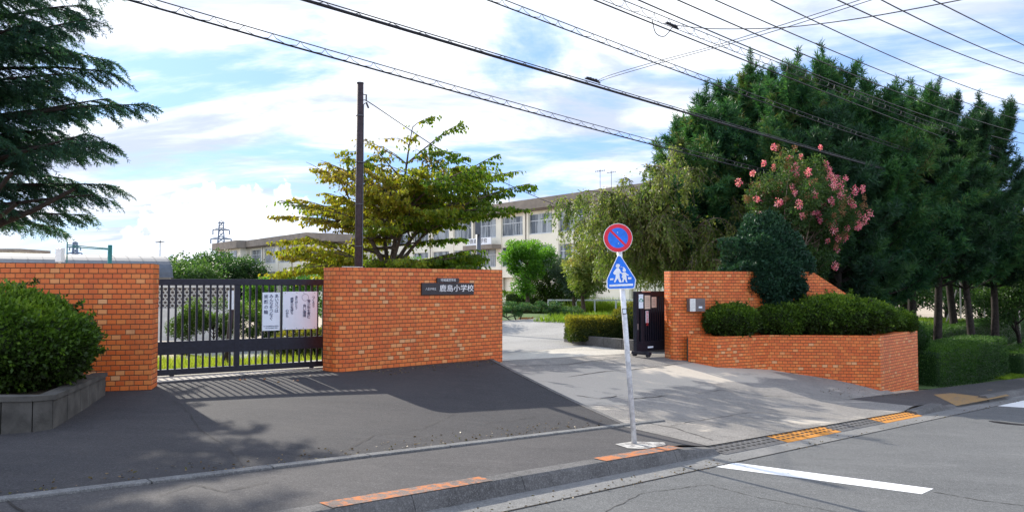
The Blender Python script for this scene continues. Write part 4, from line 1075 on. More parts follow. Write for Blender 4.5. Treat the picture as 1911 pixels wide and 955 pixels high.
# ------------------------------------------------------------------ vegetation: near
reseed(11)
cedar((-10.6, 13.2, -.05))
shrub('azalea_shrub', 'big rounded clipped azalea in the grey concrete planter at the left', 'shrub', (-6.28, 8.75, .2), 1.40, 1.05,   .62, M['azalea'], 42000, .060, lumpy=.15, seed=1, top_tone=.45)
reseed(12)
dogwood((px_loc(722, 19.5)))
reseed(13)
weeping_cherry(px_loc(1240, 24.5))
zs = PT - .06
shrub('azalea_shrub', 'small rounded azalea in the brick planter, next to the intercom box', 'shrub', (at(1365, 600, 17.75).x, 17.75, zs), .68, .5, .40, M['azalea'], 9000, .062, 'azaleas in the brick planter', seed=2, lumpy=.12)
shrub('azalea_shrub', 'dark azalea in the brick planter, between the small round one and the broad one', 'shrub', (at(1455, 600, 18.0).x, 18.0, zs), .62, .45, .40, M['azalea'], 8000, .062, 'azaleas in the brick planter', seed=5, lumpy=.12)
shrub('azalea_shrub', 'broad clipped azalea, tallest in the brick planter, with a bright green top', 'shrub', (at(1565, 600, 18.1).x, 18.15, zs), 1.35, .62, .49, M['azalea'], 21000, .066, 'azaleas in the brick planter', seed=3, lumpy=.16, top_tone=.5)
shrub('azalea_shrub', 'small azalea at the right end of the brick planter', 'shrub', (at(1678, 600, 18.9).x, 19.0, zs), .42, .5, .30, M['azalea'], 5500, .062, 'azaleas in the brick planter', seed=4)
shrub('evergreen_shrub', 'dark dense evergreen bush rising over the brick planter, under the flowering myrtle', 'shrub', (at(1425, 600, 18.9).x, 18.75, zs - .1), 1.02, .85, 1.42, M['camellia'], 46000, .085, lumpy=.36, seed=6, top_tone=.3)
reseed(14)
crape_myrtle((at(1490, 530, 20.6).x, 20.6, .55))
# pines
for i, (px, tpy, Y, R0, low, mt, lb) in enumerate([
        (1322, 150, 24.5, 2.3, 1.3, 'pine', 'leftmost tall pine beside the weeping tree'),
        (1395, 106, 27.5, 2.3, 2.2, 'pine', 'pine with two upright leaders, second from the left of the pine row'),
        (1482, 98, 24.0, 2.3, 1.6, 'pine', 'bright green pine directly behind the flowering myrtle'),
        (1572, 82, 26.0, 2.4, 1.4, 'pine', 'tallest pine of the row, its leader standing highest'),
        (1640, 122, 24.5, 2.4, 1.5, 'pine', 'dark pine just right of the tallest one'),
        (1700, 148, 28.0, 2.4, 3.0, 'pine', 'pine with two thin spires above the far end of the planter'),
        (1745, 190, 26.5, 2.2, 2.9, 'pine_dark', 'pine with a bare lower trunk above the front box hedge'),
        (1782, 146, 31.0, 2.0, 3.4, 'pine_dark', 'dark pine with an open crown left of the last pine'),
        (1815, 230, 28.5, 2.1, 3.2, 'pine', 'pine on the thin dark trunk between the two thick trunks'),
        (1856, 172, 30.0, 2.0, 3.4, 'pine_dark', 'rightmost slender pine against the sky'),
        (1560, 170, 22.8, 1.9, 1.3, 'pine_dark', 'low dark pine behind the sloping end of the tall brick wall')]):
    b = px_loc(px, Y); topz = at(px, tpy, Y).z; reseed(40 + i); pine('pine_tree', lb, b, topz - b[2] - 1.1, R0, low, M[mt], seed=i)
for i, (px, Y, H, rx, lb) in enumerate([(1905, 33, 5.6, 2.0, 'leafy green tree at the right edge, past the last pine'), (1960, 29, 7, 2.6, 'tree at the far right edge over the second hedge')]):
    crown_tree('broadleaf_tree', lb, 'tree', px_loc(px, Y), H, rx, H * .33, H * .36, M['wood_green'], 15000, .11, 'leafy trees beyond the pines', 'bark_dark', 30)
k = 0
for (px, Y, H, rx, lb) in [(1470, 40, 7.0, 3.0, 'woodland tree seen dimly behind the left pines'), (1590, 43, 7, 3.0, 'woodland tree behind the middle pines'), (1690, 45, 7.5, 3.0, 'woodland tree behind the sloping wall end and pines'),
                           (1765, 50, 8, 3.2, 'woodland tree seen between the two right pine trunks'), (1850, 48, 8, 3.2, 'woodland tree behind the thick right pine trunk'), (1935, 46, 8, 3.2, 'woodland tree at the far right behind the netting posts')]:
    crown_tree('broadleaf_tree', lb, 'tree', px_loc(px, Y), H, rx * 1.25, H * .46, H * .0, M['wood_green'], 13000, .20, 'woodland trees beyond the pines', 'bark_dark', 44, .16, .42)
# hedges on the right
def hedge(label, p0, p1, depth, z0, H, n, seed, mat='hedge', leaf=.045, group='box hedges beside the pavement'):
    a, b = Vector(p0), Vector(p1); d = b - a; L = d.length; c_ = (a + b) / 2
    return shrub('box_hedge', label, 'hedge', (c_.x, c_.y, z0), L / 2, depth / 2, H / 2, M[mat], n, leaf, group, True, .03, math.atan2(d.y, d.x), seed, .38)
def hs(s0, s1, o, depth): a, b = so2xy(s0, o - depth / 2), so2xy(s1, o - depth / 2); return (*a, 0), (*b, 0)
a, b = hs(21.3, 29.3, -.12, 1.3); hedge('nearest clipped box hedge, right beside the end of the brick planter', a, b, 1.3, -1.62, 1.32, 52000, 1)
a, b = hs(32.5, 40.5, -.3, 1.3); hedge('clipped box hedge at the right edge beyond the grass gap', a, b, 1.3, -2.45, 1.35, 24000, 2)
a, b = hs(19.8, 28.3, -2.2, 1.2); hedge('upper box hedge behind the nearest hedge, its left length', a, b, 1.2, -.95, 1.12, 40000, 3)
a, b = hs(28.5, 46.0, -2.3, 1.2); hedge('upper box hedge continuing to the right under the pines', a, b, 1.2, -1.35, 1.2, 52000, 4)
shrub('azalea_shrub', 'low yellow green shrub at the right edge behind the upper hedge', 'shrub', px_loc(1905, 31), 1.0, .6, .3, M['azalea_sun_yellow'], 6000, .06, seed=6)
shrub('azalea_shrub', 'small dark shrub right of the planter end in front of the upper hedge', 'shrub', (at(1700, 590, 20.5).x, 20.5, -.4), .45, .45, .42, M['hedge'], 6000, .045, seed=7)
# grass under the pines and along the hedges
def grass_patch(name, label, fn, n, hgt, mat='grass', tone=.45, wid=.012):
    C = fn(n); A = rng.normal(0, .35, C.shape) + np.array([0, 0, 1.0])
    o = leaves(name, C, A, hgt * rng.uniform(.5, 1.3, len(C)), wid, M[mat], None, np.full(len(C), tone)); tag(o, label, 'grass', None, 'stuff'); return o
def so_region(s0, s1, o0, o1):
    def f(n):
        s = rng.uniform(s0, s1, n); o = rng.uniform(o0, o1, n); x_ = (1.41421 * (s + o) - 7.02) / 2; y_ = (1.41421 * (s - o) + 10.30) / 2
        return np.stack([x_, y_, G_base(s, o) - .05], -1)
    return f
grass_patch('grass', 'tall bright grass growing under the pines behind the upper hedge', so_region(20, 48, -14, -3.2), 80000, .32, wid=.022)
grass_patch('grass', 'short green grass beside the pavement past the nearest hedge', so_region(28.5, 44, -1.6, -.1), 30000, .10, wid=.012, tone=.4)
grid_mesh('turf', arr(19.5, 60, 1.0), np.concatenate([arr(-40, -6, 2), arr(-5, -.1, .35)]), lambda s, o: G_base(s, o) - .03, M['turf'])

# ------------------------------------------------------------------ behind the left gate
def region_xy(x0, x1, y0, y1):
    def f(n):
        x_ = rng.uniform(x0, x1, n); y_ = rng.uniform(y0, y1, n); s, o = xy2so(x_, y_); return np.stack([x_, y_, G_base(s, o) - .05], -1)
    return f
grass_patch('grass', 'sunlit weeds growing just behind the closed gate', region_xy(-10, -3.0, 14.4, 16.8), 12000, .24, tone=.85, wid=.016)
for px, Y, rx, h_, lb in [(355, 20.0, .55, .52, 'leftmost loose shrub with thin stems behind the closed gate'), (400, 20.4, .62, .6, 'loose shrub behind the closed gate, left of the middle stile'),
                          (470, 20.6, .65, .58, 'loose shrub behind the closed gate, right of the middle stile'), (520, 20.2, .55, .5, 'loose shrub hidden by the narrow poster')]:
    crown_tree('garden_shrub', lb, 'shrub', px_loc(px, Y), 1.2, rx * 1.15, h_, .28, M['azalea'], 9000, .05, 'loose shrubs behind the closed gate', 'bark_dark', 22, .035, .5)
for px, Y, rx, h_, lb in [(585, 17.6, .95, .36, 'low yellow green azalea seen under the wide poster')]:
    shrub('azalea_shrub', lb, 'shrub', px_loc(px, Y), rx, .6, h_, M['azalea_sun_yellow'], 15000, .05, seed=8)
crown_tree('young_tree', 'bright green young tree in front of the school wing, seen over the gate', 'tree', px_loc(487, 30), 2.3, .85, .95, .35, M['fresh'], 9000, .11, clumps=30, tone0=.55)
crown_tree('young_tree', 'low bright green tree seen above the right end of the gate', 'tree', px_loc(570, 29), 2.7, 1.1, 1.0, .5, M['fresh'], 7000, .11, clumps=26, tone0=.45)
crown_tree('young_tree', 'leafy green tree behind the dogwood trunk', 'tree', px_loc(800, 30), 3.1, 1.6, 1.2, .6, M['fresh'], 9000, .12, clumps=30, tone0=.4)
# white patterned block wall
wy = 23.5; xa, xb = (268 - CX) / F * wy, (441 - CX) / F * wy
bw = thing('block_wall', 'white concrete block wall with honeycomb openings behind the closed gate', 'wall', ((xa + xb) / 2, wy, -.3))
W_ = xb - xa; mb = MB(); mb.box(-W_ / 2, 0, 0, W_ / 2, .15, 1.02); mb.box(-W_ / 2, 0, 1.66, W_ / 2, .15, 1.76); mb.build('wall_body', M['block_white'], bw)
mb = MB(); mb.box(-W_ / 2, .12, 1.02, W_ / 2, .15, 1.66); mb.build('dark_backing', M['grey_box'], bw)
mb = MB(); hx = .075
for r_ in range(6):
    for c_ in range(int(W_ / .15) + 1):
        x_ = -W_ / 2 + c_ * .15 + (.075 if r_ % 2 else 0); z_ = 1.09 + r_ * .105
        pts = [(x_ + hx * .92 * math.cos(q), .05, z_ + hx * .8 * math.sin(q)) for q in np.linspace(0, 2 * math.pi, 7)]; mb.tube(pts, .014, 4, cap=False)
mb.build('honeycomb_blocks', M['block_white'], bw)
# leaning dark trunk behind the gate with white tag
lp = thing('leaning_post', 'dark leaning post with a white board near its top behind the gate stile', 'post', px_loc(424, 15.4))
mb = MB(); mb.tube([(0, 0, 0), (.06, 0, .7), (.13, 0, 1.55)], [.06, .05, .04], 10); mb.build('post', M['wood_pole'], lp, smooth=True)
mb = MB(); mb.box(.05, -.06, 1.22, .19, -.045, 1.6); mb.build('board', M['paper'], lp)

# ------------------------------------------------------------------ yard objects seen through the driveway
bed_pts = [at(1052, 633, 22.3), at(1095, 640, 20.9), at(1195, 655, 19.2), at(1270, 655, 19.8)]
bk = thing('kerb_bed', 'low brown stone kerb round the sunlit azalea bed beside the open gate', 'flower bed', (bed_pts[1].x, bed_pts[1].y, -.25))
for i in range(3):
    a, b = bed_pts[i], bed_pts[i + 1]; L = (b - a).length; k = max(1, round(L / .6)); d = (b - a); d.z = 0; d.normalize(); nn = Vector((-d.y, d.x, 0)) * .15
    for j in range(k):
        A_, B_ = a + d * (L * j / k + .006), a + d * (L * (j + 1) / k - .006); mb = MB(); mb.slab([(A_.x, A_.y), (B_.x, B_.y), (B_.x + nn.x, B_.y + nn.y), (A_.x + nn.x, A_.y + nn.y)], -.4, .03)
        mb.build('kerb_stone', M['kerb'], bk, world=True, bevel=.01)
shrub('azalea_shrub', 'clipped azalea bed with yellow green top coloured as sunlit behind the sign post', 'shrub', (at(1136, 600, 21.6).x, 21.7, -.15), 1.16, .85, .34, M['azalea_sun_yellow'], 36000, .055, lumpy=.08, seed=9, box=True, top_tone=.55)
shrub('azalea_shrub', 'azalea at the left side of the open gate, behind its latch edge', 'shrub', (at(1190, 600, 21.4).x, 21.2, -.15), .8, .8, .55, M['azalea_sun_yellow'], 12000, .055, seed=10)
def bonsai(px, py, Y, lb, w_):
    b = at(px, py, Y); t = thing('garden_pine', lb, 'tree', (b.x, b.y, b.z - .02), 0, 'small pines beside the yard road'); st = []; C, A = [], []
    for k in range(3):
        m = curve_pts((0, 0, 0), (rng.normal(0, .6), rng.normal(0, .3), 1), .75, 5, 0, .2); st.append((m, taper(.04, .015, 5)))
        for j in range(9):
            c_ = m[-1] + np.array([rng.uniform(-.5, .5) * w_, rng.uniform(-.4, .4), rng.uniform(-.05, .22)]); st.append((np.array([m[-2], c_]), [.012, .005]))
            n = 260; q_ = rand_dirs(n) * rng.random((n, 1)) ** .5 * np.array([.24, .24, .11]); C.append(c_ + q_); A.append(rng.normal(0, .6, q_.shape) + np.array([0, 0, .7]))
    stem_mesh(st, 'trunk', M['bark_dark'], t, 5); C, A = np.concatenate(C), np.concatenate(A)
    leaves('foliage', C, A, rng.uniform(.05, .09, len(C)), .018, M['pine'], t)
bonsai(968, 608, 30.5, 'small garden pine nearest the brick gate wall across the yard road', 1.2)
bonsai(1024, 606, 31.0, 'small garden pine in front of the white rail fence', 1.5)
shrub('garden_shrub', 'small reddish shrub at the foot of the garden pines', 'shrub', (*at(982, 600, 31)[:2], -.35), .45, .3, .22, M['seed'], 3500, .05, seed=11)
hedge('long low hedge across the schoolyard behind the garden pines', (*at(925, 580, 37)[:2], 0), (*at(1062, 580, 37)[:2], 0), .9, -.4, .75, 16000, 13, 'azalea', .06, 'schoolyard hedges')
hedge('farther hedge with a sunlit top behind the white hoop fence', (*at(930, 560, 43)[:2], 0), (*at(1110, 555, 43)[:2], 0), 1.0, -.4, 1.45, 16000, 14, 'azalea', .07, 'schoolyard hedges')
crown_tree('young_tree', 'bright green young tree right of the nameplate wall, in front of the school', 'tree', px_loc(985, 38), 3.9, 1.25, 1.75, .9, M['fresh'], 13000, .12, clumps=34, tone0=.6)
crown_tree('broadleaf_tree', 'dark green tree just right of the bright young tree', 'tree', px_loc(1025, 41), 3.1, 1.5, 1.2, .7, M['azalea'], 12000, .11, clumps=34, tone0=.3)
crown_tree('broadleaf_tree', 'blue green rounded tree with a leaning trunk left of the road sign', 'tree', px_loc(1072, 36), 2.7, 1.5, .95, 1.0, M['far_green'], 11000, .10, clumps=30, tone0=.35)
crown_tree('broadleaf_tree', 'pale green weeping tree between the school and the round sign', 'tree', px_loc(1090, 33), 3.3, 1.4, 1.2, .9, M['cherry'], 9000, .13, clumps=26, tone0=.6)
grass_patch('grass', 'tall sunlit reeds behind the white rail fence', lambda n: np.stack([rng.normal(at(1122, 570, 38.5).x, .7, n), rng.uniform(38.6, 39.4, n), np.full(n, -.3)], -1), 3500, .95, tone=.6, wid=.03)
# white rail fence
fy = 38.0; fx0, fx1 = at(1022, 570, fy).x, at(1200, 570, fy).x
rf = thing('rail_fence', 'white square rail fence across the schoolyard behind the azalea bed', 'fence', (fx0, fy, -.35)); Lf = fx1 - fx0
mb = MB(); mb.box(0, -.03, .98, Lf, .03, 1.05); mb.box(0, -.03, .30, Lf, .03, .36); mb.build('rail', M['white_metal'], rf)
for x_ in (0.03, .45, 1.42, 2.38, 3.45, Lf - .05): mb = MB(); mb.box(x_ - .035, -.034, .2, x_ + .035, .034, .99); mb.build('post', M['white_metal'], rf)
mb = MB(); mb.box(-.4, -.1, -.1, Lf, .1, .26); mb.build('footing', M['kerb'], rf)
# hoop fence
hy = 40.0; hx0, hx1 = at(925, 570, hy).x, at(1001, 570, hy).x; hf = thing('hoop_fence', 'low white hoop fence seen just right of the nameplate wall', 'fence', (hx0, hy, -.35)); L_ = hx1 - hx0
mb = MB(); x_ = 0
while x_ < L_ - .1:
    mb.tube([(x_, 0, 0)] + [(x_ + .06 - .06 * math.cos(q), 0, .62 + .06 * math.sin(q)) for q in np.linspace(0, math.pi, 5)] + [(x_ + .12, 0, 0)], .013, 4, cap=False); x_ += .16
mb.build('hoops', M['white_metal'], hf); mb = MB(); mb.box(0, -.015, .38, L_, .015, .42); mb.build('rail', M['white_metal'], hf)
# notice board, carport-like frame
nb = thing('notice_board', 'small white notice case on posts beyond the rail fence', 'notice board', (at(1043, 550, 48).x, 48, -.4))
mb = MB(); mb.box(-.55, -.08, .95, .55, .08, 1.65); mb.build('case', M['white_metal'], nb); 
for x_ in (-.28, .28): mb = MB(); mb.box(x_ - .22, -.095, 1.02, x_ + .22, -.082, 1.58); mb.build('door', M['curtain'], nb)
for x_ in (-.5, .5): mb = MB(); mb.box(x_ - .04, -.04, 0, x_ + .04, .04, .95); mb.build('leg', M['white_metal'], nb)
gl = thing('goal_frame', 'white metal frame standing behind the open gate by the tall brick wall', 'frame', (at(1238, 560, 27).x, 27, -.2))
mb = MB()
for a_, b_p in (((-.3, 0, 0), (-.3, 0, 1.65)), ((.35, 0, 0), (.35, 0, 1.65)), ((-.3, 0, 1.62), (.35, 0, 1.62)), ((-.3, 0, 1.25), (.35, 0, 1.25)), ((-.3, 0, 1.62), (-.3, .7, .4)), ((.35, 0, 1.62), (.35, .7, .4))): mb.tube([a_, b_p], .035, 8)
mb.build('frame', M['white_metal'], gl)

# ------------------------------------------------------------------ school building
def wing(name, label, A, B, z0, ztop, bay, side_win=True, nf=3, flip_block=False, sign=False, sub=None):
    """facade from A (far left) to B (near right)"""
    A, B = Vector((*A, 0)), Vector((*B, 0)); d = (B - A); L = d.length; ang = math.atan2(d.y, d.x)
    t = thing(name, label, 'school building', (A.x, A.y, z0), ang); D = 12; H = ztop - z0; hp = 1.25; st_h = (H - hp) / nf
    nb_ = int(L / bay); bay = L / nb_; ww = bay * .80; w0 = .95; wh_ = st_h - 1.35
    # wall made of piers and spandrels around real openings
    wl = MB()
    for i in range(nb_ + 1):
        x_ = i * bay; pw = (bay - ww) / 2; wl.box(max(0, x_ - pw), -.12, 0, min(L, x_ + pw), .25, H - hp)
    for i in range(nb_):
        xa_, xb_ = i * bay + (bay - ww) / 2, (i + 1) * bay - (bay - ww) / 2
        for f in range(nf):
            zf = f * st_h; wl.box(xa_, 0, zf, xb_, .25, zf + w0)
            wl.box(xa_, 0, zf + w0 + wh_, xb_, .25, zf + st_h)
    wl.box(0, .6, 0, L, D, H - hp); wl.box(0, .25, 0, .25, .6, H - hp); wl.box(L - .25, .25, 0, L, .6, H - hp)
    wl.build('wall', M['cream'], t)
    pr = MB(); pr.box(-.7, -.9, H - hp + .12, L + .7, D + .6, H); pr.build('parapet', M['parapet'], t)
    ev = MB(); ev.box(-.5, -.7, H - hp - .06, L + .5, D + .4, H - hp + .12); ev.build('eaves', M['eaves'], t)
    for i in range(1, nb_, 2): dp = MB(); dp.tube([(i * bay + .12, -.20, 0), (i * bay + .12, -.20, H - hp)], .06, 6); dp.build('downpipe', M['parapet'], t)
    proto = {}
    for i in range(nb_):
        xa_ = i * bay + (bay - ww) / 2
        for f in range(nf):
            if f == 0 and nf > 2: continue
            zf = f * st_h + w0
            if not proto:
                fr = MB(); th = .06
                fr.box(0, .12, 0, ww, .20, th); fr.box(0, .12, wh_ - th, ww, .20, wh_)
                for q in (0, .5, 1): fr.box(q * (ww - th), .12, 0, q * (ww - th) + th, .20, wh_)
                for q in (.25, .75): fr.box(q * ww - .02, .13, 0, q * ww + .02, .19, wh_ * .64)
                fr.box(0, .12, wh_ * .64, ww, .20, wh_ * .64 + .08); fr.box(-.03, -.02, -.07, ww + .03, .12, -.01)
                wf = fr.build('window', M['alu'], t); gl_ = MB(); gl_.box(.03, .155, .03, ww - .03, .165, wh_ - .03); gp = gl_.build('pane', M['glass'], wf)
                cu = MB()
                for q in range(4): cu.box(q * ww / 4 + .1, .25 + .1, .1, q * ww / 4 + .1 + ww * .11, .40, wh_ * .95)
                proto = {'w': wf, 'g': gp, 'off': wf.location.copy() - Vector((0, 0, 0))}
                wf.location = proto['off'] + Vector((xa_, 0, zf)); gp.location = Vector((ww / 2, .16, .03)) - proto['off']
            else:
                w2 = proto['w'].copy(); COL.objects.link(w2); w2.location = proto['off'] + Vector((xa_, 0, zf)); w2.parent = t
                g_ = proto['g'].copy(); COL.objects.link(g_); g_.parent = w2
    return t, bay, st_h, H, L, hp
# right (nearer) wing
rA = (-21.0, 117.0); rdv = Vector((.61, -.79)); rB = (-21 + .61 * 63.7, 117 - .79 * 63.7)
w1_, bay1, sh1, H1_, LL1, hp1 = wing('school_building', 'long cream three storey school wing with brown parapet behind the trees', rA, rB, -.95, 11.2, 4.9)
# balcony with sign letters
def wing_x(px, wingA, dv):
    a = (px - CX) / F; k = (a * wingA[1] - wingA[0]) / (dv[0] - a * dv[1]); return k
xs = wing_x(928, rA, rdv)
bi = math.floor(xs / bay1) * bay1
bl = MB(); bl.box(bi - .3, -1.6, sh1 * 2 - .55, bi + bay1 + .6, -.13, sh1 * 2 - .02); bl.build('canopy', M['parapet'], w1_)
bl = MB(); bl.box(bi + .2, -1.45, sh1 * 2 + .0, bi + bay1 + .3, -1.40, sh1 * 2 + .85); sgb = bl.build('name_board', M['sign_white'], w1_)
_t = text_mesh('鹿島小学校', .62, 'lettering', M['plate_black'], sgb, bay1 * .5 - (bay1 + .1) / 2 + .1 , -.04, .43, sx=1.2)
# roof antennas
def antenna(label, px, py0, py1, Y, group='roof aerials'):
    b = at(px, py1, Y); h_ = at(px, py0, Y).z - b.z; t = thing('roof_aerial', label, 'aerial', b, 0, group)
    mb = MB(); mb.tube([(0, 0, 0), (0, 0, h_)], .03, 6); mb.build('mast', M['cable_grey'], t)
    mb = MB(); mb.tube([(-h_ * .25, 0, h_ * .86), (h_ * .25, 0, h_ * .92)], .018, 5)
    for q in np.linspace(-.22, .22, 6): mb.tube([(q * h_, -.3, h_ * (.89 + q * .12)), (q * h_, .3, h_ * (.89 + q * .12))], .02, 4); mb.tube([(q * h_, 0, h_ * (.85 + q * .12)), (q * h_, 0, h_ * (.93 + q * .12))], .02, 4)
    mb.build('elements', M['cable_grey'], t)
rod = thing('lightning_rod', 'thin lightning rod on the parapet above the school name board', 'rod', at(950, 377, 93)); mb = MB(); mb.tube([(0, 0, 0), (0, 0, 3.2)], [.05, .02], 6); mb.build('mast', M['cable_grey'], rod)
antenna('television aerial on the school roof above the weeping tree', 1120, 315, 352, 82)
antenna('shorter aerial close behind the one above the weeping tree', 1141, 318, 352, 84)
ph = MB(); pz = at(1130, 346, 84); ph.box(pz.x, 84, 10.4, pz.x + 9, 90, 12.4); tag(ph.build('penthouse', M['cream'], w1_, world=True))
# left (farther) wing
lA = (-50.5 - .61 * 3, 136 + .79 * 3); lB = (-18.5, 94.5)
lA = (at(424, 500, 139).x, 139); lB = (lA[0] + .61 * 38.5, lA[1] - .79 * 38.5)
w2_, bay2, sh2, H2_, LL2, hp2 = wing('school_building', 'far end wing of the cream school, stepped forward at its left end', lA, lB, -3.6, 8.9, 6.4)
bk_ = MB(); bk_.box(-.3, -1.6, 0, bay2 * 1.95, -.13, H2_ - hp2 - .06); bk_.build('end_block', M['cream'], w2_)
bk_ = MB(); bk_.box(-1.0, -2.5, H2_ - hp2 - .04, bay2 * 2.05, -.92, H2_ + .02); bk_.build('end_parapet', M['parapet'], w2_)
for i in range(2):
    for f in (1, 2):
        b2 = MB(); xw = .6 + i * bay2 * .95; zf = f * sh2 + .95; b2.box(xw, -1.68, zf, xw + bay2 * .62, -1.61, zf + sh2 - 1.35); wn2 = b2.build('window', M['glass'], w2_)
        b2 = MB()
        for q in (0, .33, .66, 1): b2.box(xw + q * (bay2 * .62 - .08), -1.73, zf, xw + q * (bay2 * .62 - .08) + .08, -1.69, zf + sh2 - 1.35)
        b2.box(xw, -1.73, zf + (sh2 - 1.35) * .62, xw + bay2 * .62, -1.69, zf + (sh2 - 1.35) * .62 + .08)
        M_ = MATW[w2_.name]; b2.v = [tuple(M_ @ Vector(p)) for p in b2.v]; b2.build('frame', M['alu'], wn2, world=True)
br = MB(); br.box(bay2 * 2.1, -1.5, sh2 * 2 - .15, bay2 * 3.3, -.13, sh2 * 2 + .05); br.build('balcony', M['eaves'], w2_)
br = MB()
for q in np.linspace(0, 1, 14): br.box(bay2 * (2.1 + 1.19 * q), -1.48, sh2 * 2 + .05, bay2 * (2.1 + 1.19 * q) + .05, -1.43, sh2 * 2 + 1.05)
br.box(bay2 * 2.1, -1.48, sh2 * 2 + 1.05, bay2 * 3.3, -1.43, sh2 * 2 + 1.12); br.build('balcony_railing', M['alu'], w2_)

# ------------------------------------------------------------------ gym with arched roof, pylon, hill, far building
gy = 62.0
gx1 = at(323, 500, gy).x; ge = np.array([gx1, gy]); gg = np.array([-.6, .8]); ga = np.array([-.8, -.6])
gt = thing('gymnasium', 'low hall with a grey curved metal roof beyond the left wall', 'hall', (gx1, gy, -2))
zlo, zhi = at(323, 516, gy).z, at(302, 478, 65.2).z; Wd = 8.0; LG = 34; NA = 16
def gyp(u, v, z): p = ge + gg * u + ga * v; return (p[0], p[1], z)
mb = MB(); prof = [(Wd / 2 - Wd / 2 * math.cos(math.pi * k / NA), zlo + (zhi - zlo) * math.sin(math.pi * k / NA)) for k in range(NA + 1)]
for k in range(NA):
    (u0, z0), (u1, z1) = prof[k], prof[k + 1]
    for v in np.arange(0, LG, .5): mb.quad(gyp(u0, v, z0), gyp(u1, v, z1), gyp(u1, v + .5, z1), gyp(u0, v + .5, z0))
    for v in np.arange(0, LG, 1.0): mb.quad(gyp(u0, v, z0 + .03), gyp(u1, v, z1 + .03), gyp(u1, v + .06, z1 + .03), gyp(u0, v + .06, z0 + .03))
mb.build('roof', M['gym_roof'], gt, world=True)
mb = MB(); mb.slab([gyp(.12, .12, 0)[:2], gyp(.12, LG, 0)[:2], gyp(Wd - .12, LG, 0)[:2], gyp(Wd - .12, .12, 0)[:2]], -2, zlo + .02)
mb.face([mb.vert(gyp(u_, .14, z_ - .04)) for u_, z_ in prof]); mb.build('wall', M['cream'], gt, world=True)
mb = MB(); mb.tube([gyp(-.1, v, zlo - .05) for v in (0, LG)], .09, 8); mb.build('gutter', M['cable_grey'], gt, world=True)
fb = thing('apartment_building', 'small beige flat roofed building far off behind the lowest cedar branches', 'building', (at(5, 480, 150).x, 150, -3))
hz = at(10, 464, 150).z + 3; mb = MB(); mb.box(-12, 0, 0, 3.4, 9, hz - .6); mb.build('wall', M['cream'], fb); mb = MB(); mb.box(-12.4, -.5, hz - .6, 3.8, 9.4, hz); mb.build('roof', M['parapet'], fb)
for x_ in (-9, -6, -3, 0): mb = MB(); mb.box(x_, -.06, hz - 2.6, x_ + 1.8, -.01, hz - 1.2); mb.build('window', M['glass'], fb)
def pylon(label, px, ptop, pbase, Y, wtop=1.6):
    b = at(px, pbase, Y); H = at(px, ptop, Y).z - b.z; t = thing('transmission_tower', label, 'pylon', b, .3); mb = MB(); r_ = .10 * Y / 250
    wdt = lambda z: 3.6 * (1 - z / H) * .8 + wtop
    zs_ = np.linspace(0, H, 12)
    for sx_, sy_ in ((-1, -1), (1, -1), (1, 1), (-1, 1)): mb.tube([(sx_ * wdt(z) / 2, sy_ * wdt(z) / 2, z) for z in zs_], r_ * 1.6, 4)
    for a_, c_ in zip(zs_[:-1], zs_[1:]):
        for s1, s2, s3, s4 in ((-1, -1, 1, -1), (1, -1, 1, 1), (1, 1, -1, 1), (-1, 1, -1, -1)):
            mb.tube([(s1 * wdt(a_) / 2, s2 * wdt(a_) / 2, a_), (s3 * wdt(c_) / 2, s4 * wdt(c_) / 2, c_)], r_, 4, False); mb.tube([(s3 * wdt(a_) / 2, s4 * wdt(a_) / 2, a_), (s1 * wdt(c_) / 2, s2 * wdt(c_) / 2, c_)], r_, 4, False)
    mb.build('lattice', M['lattice'], t)
    for f, wa in ((.985, .4), (.86, 1.0), (.70, 1.25), (.54, 1.05)):
        z = H * f; arm = MB(); hw_ = wa * H * .135; arm.tube([(-hw_, 0, z), (hw_, 0, z)], r_ * 1.8, 4); arm.tube([(-hw_, 0, z), (0, 0, z + H * .035)], r_ * 1.2, 4); arm.tube([(hw_, 0, z), (0, 0, z + H * .035)], r_ * 1.2, 4); arm.build('crossarm', M['lattice'], t)
        if f < .9:
            for sx_ in (-1, 1): ins = MB(); ins.tube([(sx_ * hw_, 0, z), (sx_ * hw_, 0, z - H * .085)], r_ * 2.2, 5); ins.build('insulator', M['lattice'], t)
pylon('lattice power pylon standing left of the school on the skyline', 411.5, 414, 520, 330)
pylon('tiny far power pylon seen through the cedar tips', 139, 452, 520, 700, 3)
antenna('aerial on the curved hall roof', 298.5, 448, 478, 60)
antenna('small aerial over the wooded skyline between the hall and the pylon', 342, 466, 482, 110)
for px, py, Y, rx, H, lb in [(345, 490, 100, 5.2, 6.2, 'sunlit yellow green tree right of the curved hall'), (375, 478, 112, 5.5, 8, 'round tree on the skyline left of the pylon'), (400, 480, 120, 5.5, 8.5, 'dark tree below the pylon'),
                             (428, 480, 112, 5.0, 8.2, 'dark tree against the left end of the school'), (318, 495, 120, 5, 6, 'tree partly behind the curved hall roof')]:
    topz = at(px, py, Y).z; crown_tree('distant_tree', lb, 'tree', ((px - CX) / F * Y, Y, topz - H), H, rx, H * .45, H * .1, M['wood_green'], 16000, .42, 'wooded skyline left of the school', clumps=60, tone0=.35 if 'sunlit' in lb else .05)  # sunlight is put into the leaf tone of the tree labelled sunlit
